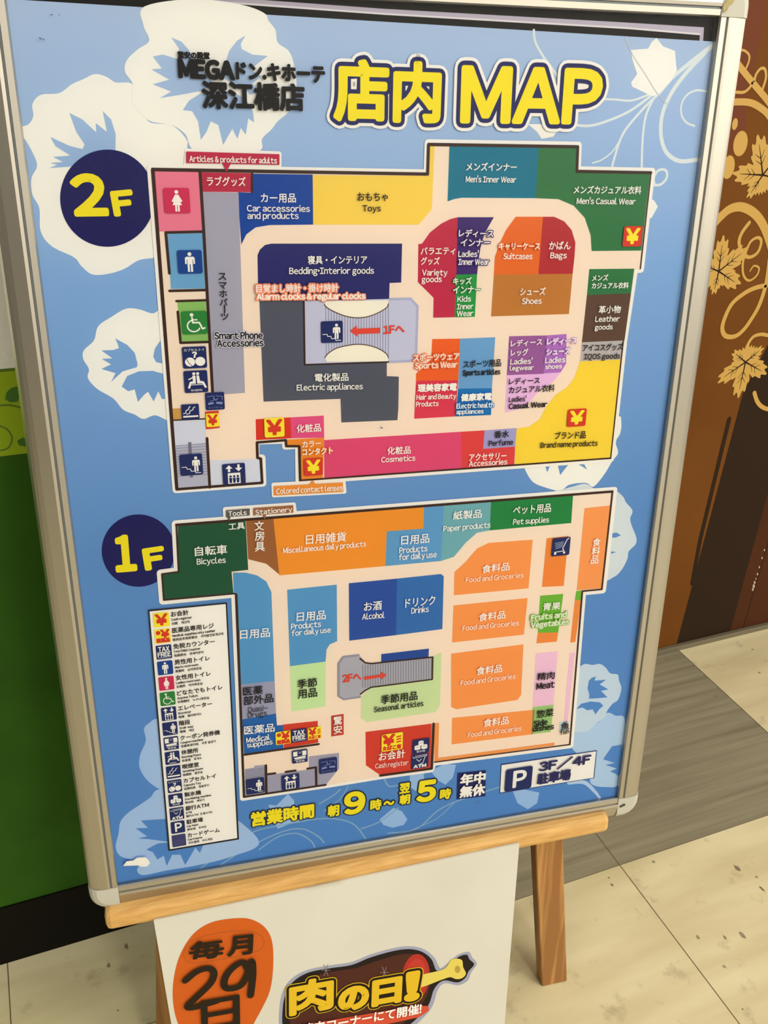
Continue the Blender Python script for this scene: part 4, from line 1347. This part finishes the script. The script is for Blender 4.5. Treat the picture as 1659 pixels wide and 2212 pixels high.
# ------------------------------------------------------------------ legend
d = D()
d.poly([(320, 1316), (490, 1300), (516, 1811), (364, 1836)], 22, ink((36, 34, 36)))
d.poly([(323, 1319), (487, 1303), (512, 1808), (367, 1832)], 23, ink((242, 234, 214)))
leg = put(d, 'legend_panel', label='cream key panel of symbols')
ROWS = [('yen_yellow', 'お会計', 'Cash register', '付款　계산대'), ('yen_drug', '医薬品専用レジ', 'Medical supplies only cashier', '医药品专用收银台　의약품전용계산대'), ('tax_free', '免税カウンター', 'TAX FREE Counter', '免税柜台　면세카운터'),
        ('man', '男性用トイレ', "Men's restroom", '男厕所　남자화장실'), ('woman', '女性用トイレ', 'Ladies restroom', '女厕所　여자화장실'), ('wheelchair', 'どなたでもトイレ', 'Anyone Toilet', '共用厕所　누구나화장실'),
        ('elevator', 'エレベーター', 'Elevator', '电梯　엘리베이터'), ('stairs', '階段', 'Stair way', '楼梯　계단'), ('coupon', 'クーポン発券機', 'Coupon machine', '优惠券发行机　쿠폰 발권기'), ('rest', '休憩所', 'Resting Place', '休息室　휴게소'),
        ('smoking', '喫煙室', 'Smoking Room', '吸烟室　흡연실'), ('capsule', 'カプセルトイ', 'Capsule Toy', '扭蛋玩具　캡슐토이'), ('ice', '製氷機', 'Ice Making machine', '制冰机　제빙기'), ('atm', '銀行ATM', 'ATM', '银行ATM　은행ATM'),
        ('parking', '駐車場', 'Car Park', '停车场　주차장'), ('card_faded', 'カードゲーム', 'Card Game', '卡片游戏　카드게임')]
A0, A1 = (348.5, 1336.5), (386.5, 1812.5)
dd = D()
v0, v1 = dd.P([A0])[0], dd.P([A1])[0]


def photo_of(q):
    P = BOARD.point(q.x, q.y, Z0) - EYE
    z = P.dot(FWD)
    return CX + FPX * P.dot(RIGHT) / z, CY + FPX * P.dot(DOWN) / z


kk = dd.mm(348, 1336, 1.0)
for i, (kind, jp, en, cn) in enumerate(ROWS):
    c = v0 + (v1 - v0) * (i / 15)
    cx, cy = photo_of(c)
    w = 34 - 4.5 * i / 15
    pictogram(leg, kind, cx, cy, w, 31 - 5.5 * i / 15)
    d = D()
    ex, ey = Vector((1, 0.012)).normalized(), Vector((0, 1))
    left = c + Vector((kk * 21.5, 0))
    for s, em, dy, bold in ((jp, 13.4, 0.30, 0.3), (en, 6.4, -0.30, 0.25), (cn, 6.9, -0.88, 0.15)):
        vs, fs, be, bb = glyphs(s)
        ymm = kk * 16 * dy * 1.12
        d.text_l(s, left + Vector((0, ymm)), ex, ey, em * kk, em * kk * (1.05 if s == jp else 1.1), bb[0], 0.0, 30, ink((52, 46, 40)), bold * kk)
    put(d, 'legend_lettering', leg)

# ------------------------------------------------------------------ opening hours and parking notice
d = D()
HN = ink((32, 36, 60))
for s, x0, y0, x1, y1, h, b in (('営業時間', 544, 1784, 677, 1764, 29, 1.6), ('朝', 708, 1763, 731, 1760, 23, 1.2), ('9', 746, 1757, 785, 1751, 42, 3.6), ('時', 800, 1750, 822, 1747, 22, 1.2), ('〜', 829, 1739, 850, 1736, 8, 1.4),
                                ('翌', 863, 1713, 884, 1710, 20, 1.1), ('朝', 863, 1737, 884, 1734, 20, 1.1), ('5', 902, 1730, 937, 1725, 40, 3.6), ('時', 950, 1726, 972, 1723, 21, 1.2)):
    d.text(s, x0, y0, x1, y1, h, 12, YEL, b, [(b + 2.8, HN, 10)])
put(d, 'opening_hours_lettering', label='yellow opening hours lettering with dark outline')
d = D()
d.poly([(988, 1669), (1049, 1663), (1048, 1719), (986, 1726)], 10, NAVY)
T(d, '年中', 993, 1694, 1045, 1687, 23, KW, 1.4)
T(d, '無休', 992, 1720, 1044, 1713, 23, KW, 1.4)
put(d, 'notice_label', label='navy square notice')
d = D()
d.poly([(1082, 1650), (1289, 1620), (1283, 1680), (1079, 1713)], 10, ink((50, 60, 110)))
d.poly([(1083, 1652), (1287, 1622), (1281, 1679), (1080, 1711)], 11, W_)
T(d, '3F／4F', 1163, 1665, 1272, 1648, 22, (40, 40, 88), 1.2)
T(d, '駐車場', 1159, 1692, 1229, 1681, 22, (40, 40, 88), 1.2)
pk = put(d, 'parking_label', label='white parking notice')
pictogram(pk, 'parking', 1119, 1680, 56, 48)

# ================================================================== THE EASEL
pine = noisy('pine_wood', (202, 148, 76), (224, 174, 98), 6.0, (2.5, 22, 22), 0.45, 5, 0.3, 0.7, distort=0.6)
pine_leg = noisy('pine_leg_wood', (150, 98, 46), (198, 142, 76), 4.0, (16, 5, 0.5), 0.5, 3, 0.40, 0.60, distort=0.35)
easel_o = Vector((BOARD.point(0.33, 0, 0).x, BOARD.point(0.33, 0, 0).y, 0.0))
easel = empty('display_easel', Matrix.Translation(easel_o))
tag(easel, 'wooden easel with splayed legs and a front ledge carrying the framed map', 'easel')
EI = Matrix.Translation(-easel_o)


def own(o):
    o.parent = easel
    o.matrix_parent_inverse = EI
    return o


def to_floor(p, q):
    t = (0.0 - p.z) / (q.z - p.z)
    return p + (q - p) * t


def leg_bar(ux0, ux1, y_low, y_high, dx_low, dx_high, n0, n1, name='leg'):
    """bar with its faces parallel to the board; foot cut level with the floor."""
    vs = []
    for n in (-n0, -n1):
        for x in (ux0, ux1):
            hi = BOARD.point(x + dx_high, y_high, n)
            lo = BOARD.point(x + dx_low, y_low, n)
            vs.append((to_floor(hi, lo), hi))
    b = [vs[0][0], vs[1][0], vs[3][0], vs[2][0], vs[0][1], vs[1][1], vs[3][1], vs[2][1]]
    return own(mesh_obj(name, b, HEX, pine_leg, None, 0.0015, 1))


# right front leg: seen at x 0.580-0.623 just below the ledge, splaying outwards
yl, yh = OH - 1.3608, OH - 1.0739
sl = (0.6133 - 0.5801) / (yh - yl)
yt = OH + 0.16
leg_bar(0.5801, 0.6234, yl, yt, 0.0332, -sl * (yt - yh), 0.012, 0.034)
leg_bar(0.0340, 0.0773, yl, yt, -0.0160, sl * 0.75 * (yt - yh), 0.012, 0.034)
# rear leg hinged at the top, foot on the floor behind
top_c, foot_c = BOARD.point(0.33, OH + 0.10, -0.05), Vector((0.36, 1.03, 0.0))
foot_c = BOARD.point(0.33, 0, -0.05)
foot_c = Vector((foot_c.x + 0.02, 1.0, 0.0))
dx = BOARD.x * 0.02
dn = Vector((0, 1, 0)) * 0.012
b = [foot_c - dx - dn, foot_c + dx - dn, foot_c + dx + dn, foot_c - dx + dn, top_c - dx - dn, top_c + dx - dn, top_c + dx + dn, top_c - dx + dn]
own(mesh_obj('leg', b, HEX, pine_leg, None, 0.0015, 1))


def board_box(name, x0, x1, y0, y1, n0, n1, mat, bevel=0.0, tilt=0.0, cx=0.33, seg=2):
    """bar in the board's axes, n = depth behind (+) or before (-) the print; tilt turns it in the board's plane."""
    pts = []
    ct, st = math.cos(tilt), math.sin(tilt)
    cy = (y0 + y1) / 2
    for n in (n0, n1):
        for (x, y) in ((x0, y0), (x1, y0), (x1, y1), (x0, y1)):
            rx, ry = x - cx, y - cy
            pts.append(BOARD.point(cx + rx * ct - ry * st, cy + rx * st + ry * ct, -n))
    o = mesh_obj(name, pts, HEX, mat, None, bevel, seg)
    return own(o)


# the ledge sits a little skew, its right end higher
fp = -0.022
L0, L1 = BOARD.at(226, 1977, -fp), BOARD.at(1318, 1766, -fp)
M0, M1 = BOARD.at(228, 2015, -fp), BOARD.at(1317, 1797, -fp)
tilt = math.atan2(((L1.y - L0.y) + (M1.y - M0.y)) / 2, L1.x - L0.x)
ym = (L0.y + L1.y + M0.y + M1.y) / 4
hh = ((L0 - M0).length + (L1 - M1).length) / 4
LEDGE_X0, LEDGE_X1 = (L0.x + M0.x) / 2, (L1.x + M1.x) / 2
lm = (LEDGE_X0 + LEDGE_X1) / 2
board_box('ledge', LEDGE_X0, LEDGE_X1, ym - hh, ym + hh, fp, 0.012, pine, 0.007, tilt, lm, 2)
board_box('crossbar', 0.07, 0.59, ym - hh - 0.030, ym - hh + 0.004, 0.014, 0.030, pine, 0.002, tilt)
board_box('top_bar', 0.10, 0.56, OH + 0.11, OH + 0.15, -0.010, 0.012, pine, 0.003)

# ================================================================== THE HANGING CARD
nh = Vector((NIN.x, NIN.y, 0)).normalized()
lf = -(fp - 0.0035)
q_tl, q_tr = BOARD.at(332, 1989, lf), BOARD.at(1122, 1822, lf)
e_tl, e_tr = BOARD.point(q_tl.x, q_tl.y, lf), BOARD.point(q_tr.x, q_tr.y, lf)
LEAN = math.radians(12.5)                      # its foot rests on the floor in front of the easel
CARD = Plane(e_tl, e_tr - e_tl, Vector((0, 0, math.cos(LEAN))) + nh * math.sin(LEAN))
c_tl, c_tr = CARD.at(332, 1989), CARD.at(1122, 1822)
c_br, c_bl = CARD.at(1090, 2212), CARD.at(370, 2212)
dl, dr = (c_bl - c_tl).normalized(), (c_br - c_tr).normalized()
HGT = 0.335
c_bl2, c_br2 = c_tl + dl * HGT, c_tr + dr * HGT
print('card bottom z', CARD.point(c_bl2.x, c_bl2.y).z, CARD.point(c_br2.x, c_br2.y).z)
paper = noisy('white_card', (209, 200, 176), (214, 206, 182), 6, rough=0.5)
cen = (c_tl + c_tr) / 2
CM = CARD.matrix()
vs = [(p.x, p.y, z) for z in (0.0, -0.003) for p in (c_bl2, c_br2, c_tr, c_tl)]
card = mesh_obj('promotional_card', vs, HEX, paper)
card.matrix_world = CM
tag(card, 'white card with an orange blob and meat on the bone, hanging below the easel ledge', 'sign')


def CD():
    return Draw(CARD)


def cput(d, name, label=None):
    o = d.build(name, card)
    if label:
        o['label'] = label
    return o


CK = ink((40, 30, 18))
d = CD()
d.poly([(500, 1984), (540, 1985), (572, 2003), (588, 2035), (590, 2090), (583, 2140), (565, 2180), (548, 2212), (530, 2260), (430, 2262), (395, 2230), (378, 2190), (373, 2140), (380, 2090), (395, 2050), (420, 2015), (455, 1993)], 2, ink((202, 92, 30)), sm=True)
d.stroke([(398, 2055), (405, 2040), (430, 2025), (480, 2014), (530, 2010), (562, 2020), (571, 2035), (560, 2052), (520, 2064), (460, 2075), (415, 2080), (398, 2068), (398, 2055)], 1.4, 4, ink((170, 90, 40)), sm=True)
cput(d, 'orange_blob')
d = CD()
T(d, '毎', 410, 2072, 482, 2062, 38, (40, 30, 18), 1.8)
T(d, '月', 492, 2062, 543, 2056, 40, (40, 30, 18), 2.2)
d.stroke([(400, 2115), (425, 2095), (450, 2088), (462, 2098), (455, 2120), (425, 2150), (405, 2170), (420, 2172), (470, 2158)], 15, 34, CK, sm=True)
d.stroke([(535, 2090), (525, 2075), (505, 2085), (488, 2105), (484, 2125), (495, 2132), (520, 2125), (535, 2100), (543, 2073), (546, 2100), (541, 2147)], 15, 34, CK, sm=True)
T(d, '日', 438, 2228, 516, 2214, 68, (40, 30, 18), 2.4)
cput(d, 'date_lettering', 'black brush date lettering')
# roast meat on the bone
d = CD()
OUT = [(1030, 2082), (1020, 2068), (1012, 2056), (990, 2062), (975, 2074), (955, 2090), (948, 2088), (938, 2068), (915, 2050), (885, 2044), (850, 2048), (800, 2062), (760, 2078), (715, 2085), (665, 2095), (630, 2114), (612, 2140), (604, 2175), (606, 2230), (640, 2300),
       (780, 2310), (880, 2230), (930, 2180), (945, 2140), (960, 2124), (990, 2128), (1010, 2118), (1018, 2100)]
d.poly(OUT, 2, ink((150, 150, 160)), sm=True)
d2 = [(1024, 2083), (1014, 2072), (1008, 2062), (990, 2067), (978, 2080), (955, 2097), (942, 2095), (932, 2072), (912, 2056), (885, 2050), (850, 2054), (800, 2068), (760, 2084), (715, 2091), (668, 2100), (636, 2118), (619, 2143), (611, 2175), (613, 2226), (645, 2292),
      (776, 2302), (872, 2225), (922, 2176), (938, 2136), (958, 2118), (988, 2122), (1005, 2112), (1012, 2098)]
d.poly(d2, 3, ink((34, 26, 22)), sm=True)
d.poly([(626, 2180), (634, 2150), (650, 2126), (680, 2108), (720, 2098), (770, 2090), (815, 2075), (860, 2062), (890, 2060), (912, 2070), (926, 2095), (928, 2130), (910, 2170), (860, 2220), (770, 2290), (660, 2280), (630, 2230)], 4, ink((74, 38, 26)), sm=True)
d.ellipse(898, 2110, 30, 50, 5, ink((176, 50, 42)), 32, 0.1)
d.ellipse(898, 2110, 23, 40, 6, ink((190, 58, 48)), 32, 0.1)
for (px, py) in ((830, 2100), (704, 2095)):
    for a in (0, 60, 120):
        dxx, dyy = 9 * math.cos(math.radians(a)), 14 * math.sin(math.radians(a))
        d.stroke([(px - dxx, py - dyy), (px + dxx, py + dyy)], 1.2, 8, ink((140, 120, 110)))
cput(d, 'meat_picture', 'dark roast meat')
d = CD()
d.poly([(905, 2108), (955, 2094), (968, 2082), (975, 2072), (988, 2070), (998, 2074), (1000, 2088), (1006, 2102), (998, 2112), (985, 2114), (972, 2110), (955, 2115), (905, 2132)], 9, ink((222, 200, 96)), sm=True)
d.ellipse(988, 2093, 6, 8, 10, ink((180, 150, 70)), 14)
cput(d, 'bone_picture', 'yellow bone end')
d = CD()
YC = ink((222, 180, 40))
for s, x0, y0, x1, y1, h, b in (('肉', 628, 2190, 716, 2174, 66, 4.0), ('の', 735, 2182, 792, 2170, 44, 5.0), ('日', 806, 2170, 862, 2160, 50, 4.5), ('!', 877, 2158, 900, 2154, 54, 5.5)):
    d.text(s, x0, y0, x1, y1, h, 20, YC, b, [(b + 7, YC, 14), (b + 5.2, ink((34, 24, 14)), 16)])
cput(d, 'headline_lettering', 'yellow headline lettering with black outline')
d = CD()
d.poly([(640, 2214), (700, 2205), (800, 2188), (900, 2170), (925, 2172), (926, 2182), (905, 2196), (850, 2208), (760, 2224), (640, 2244)], 12, ink((206, 80, 56)))
T(d, '精肉コーナーにて開催!', 650, 2232, 908, 2186, 22, (244, 236, 224), 0.6)
cput(d, 'ribbon_lettering', 'white lettering on a red ribbon')

# ---- clear tape holding the card to the ledge
tape_mat = clear_mat('clear_tape', 0.12, (1, 1, 1, 1), 1.12)
TP = Plane(BOARD.point(lm, ym, -(fp - 0.0008)), BOARD.x, BOARD.y)
d = Draw(TP)
rows = 6
grid = []
for i in range(13):
    x = 664 + 78 * i / 12
    grid.append([TP.at(x, (1884 - 0.19 * (x - 664)) + 34 * j / rows) for j in range(rows + 1)])
vv, ff = [], []
for i in range(13):
    for j in range(rows + 1):
        vv.append((grid[i][j].x, grid[i][j].y, 0.0042 + 0.0004 * math.sin(i * 2.1 + j * 1.7)))
for i in range(12):
    for j in range(rows):
        a = i * (rows + 1) + j
        ff.append((a, a + 1, a + rows + 2, a + rows + 1))
tape = mesh_obj('clear_tape', vv, ff, tape_mat)
tape.matrix_world = TP.matrix()
tag(tape, 'small piece of wrinkled clear sticky tape joining the white card to the wooden ledge', 'tape')

print('faces', sum(len(o.data.polygons) for o in SC.objects if o.type == 'MESH'))
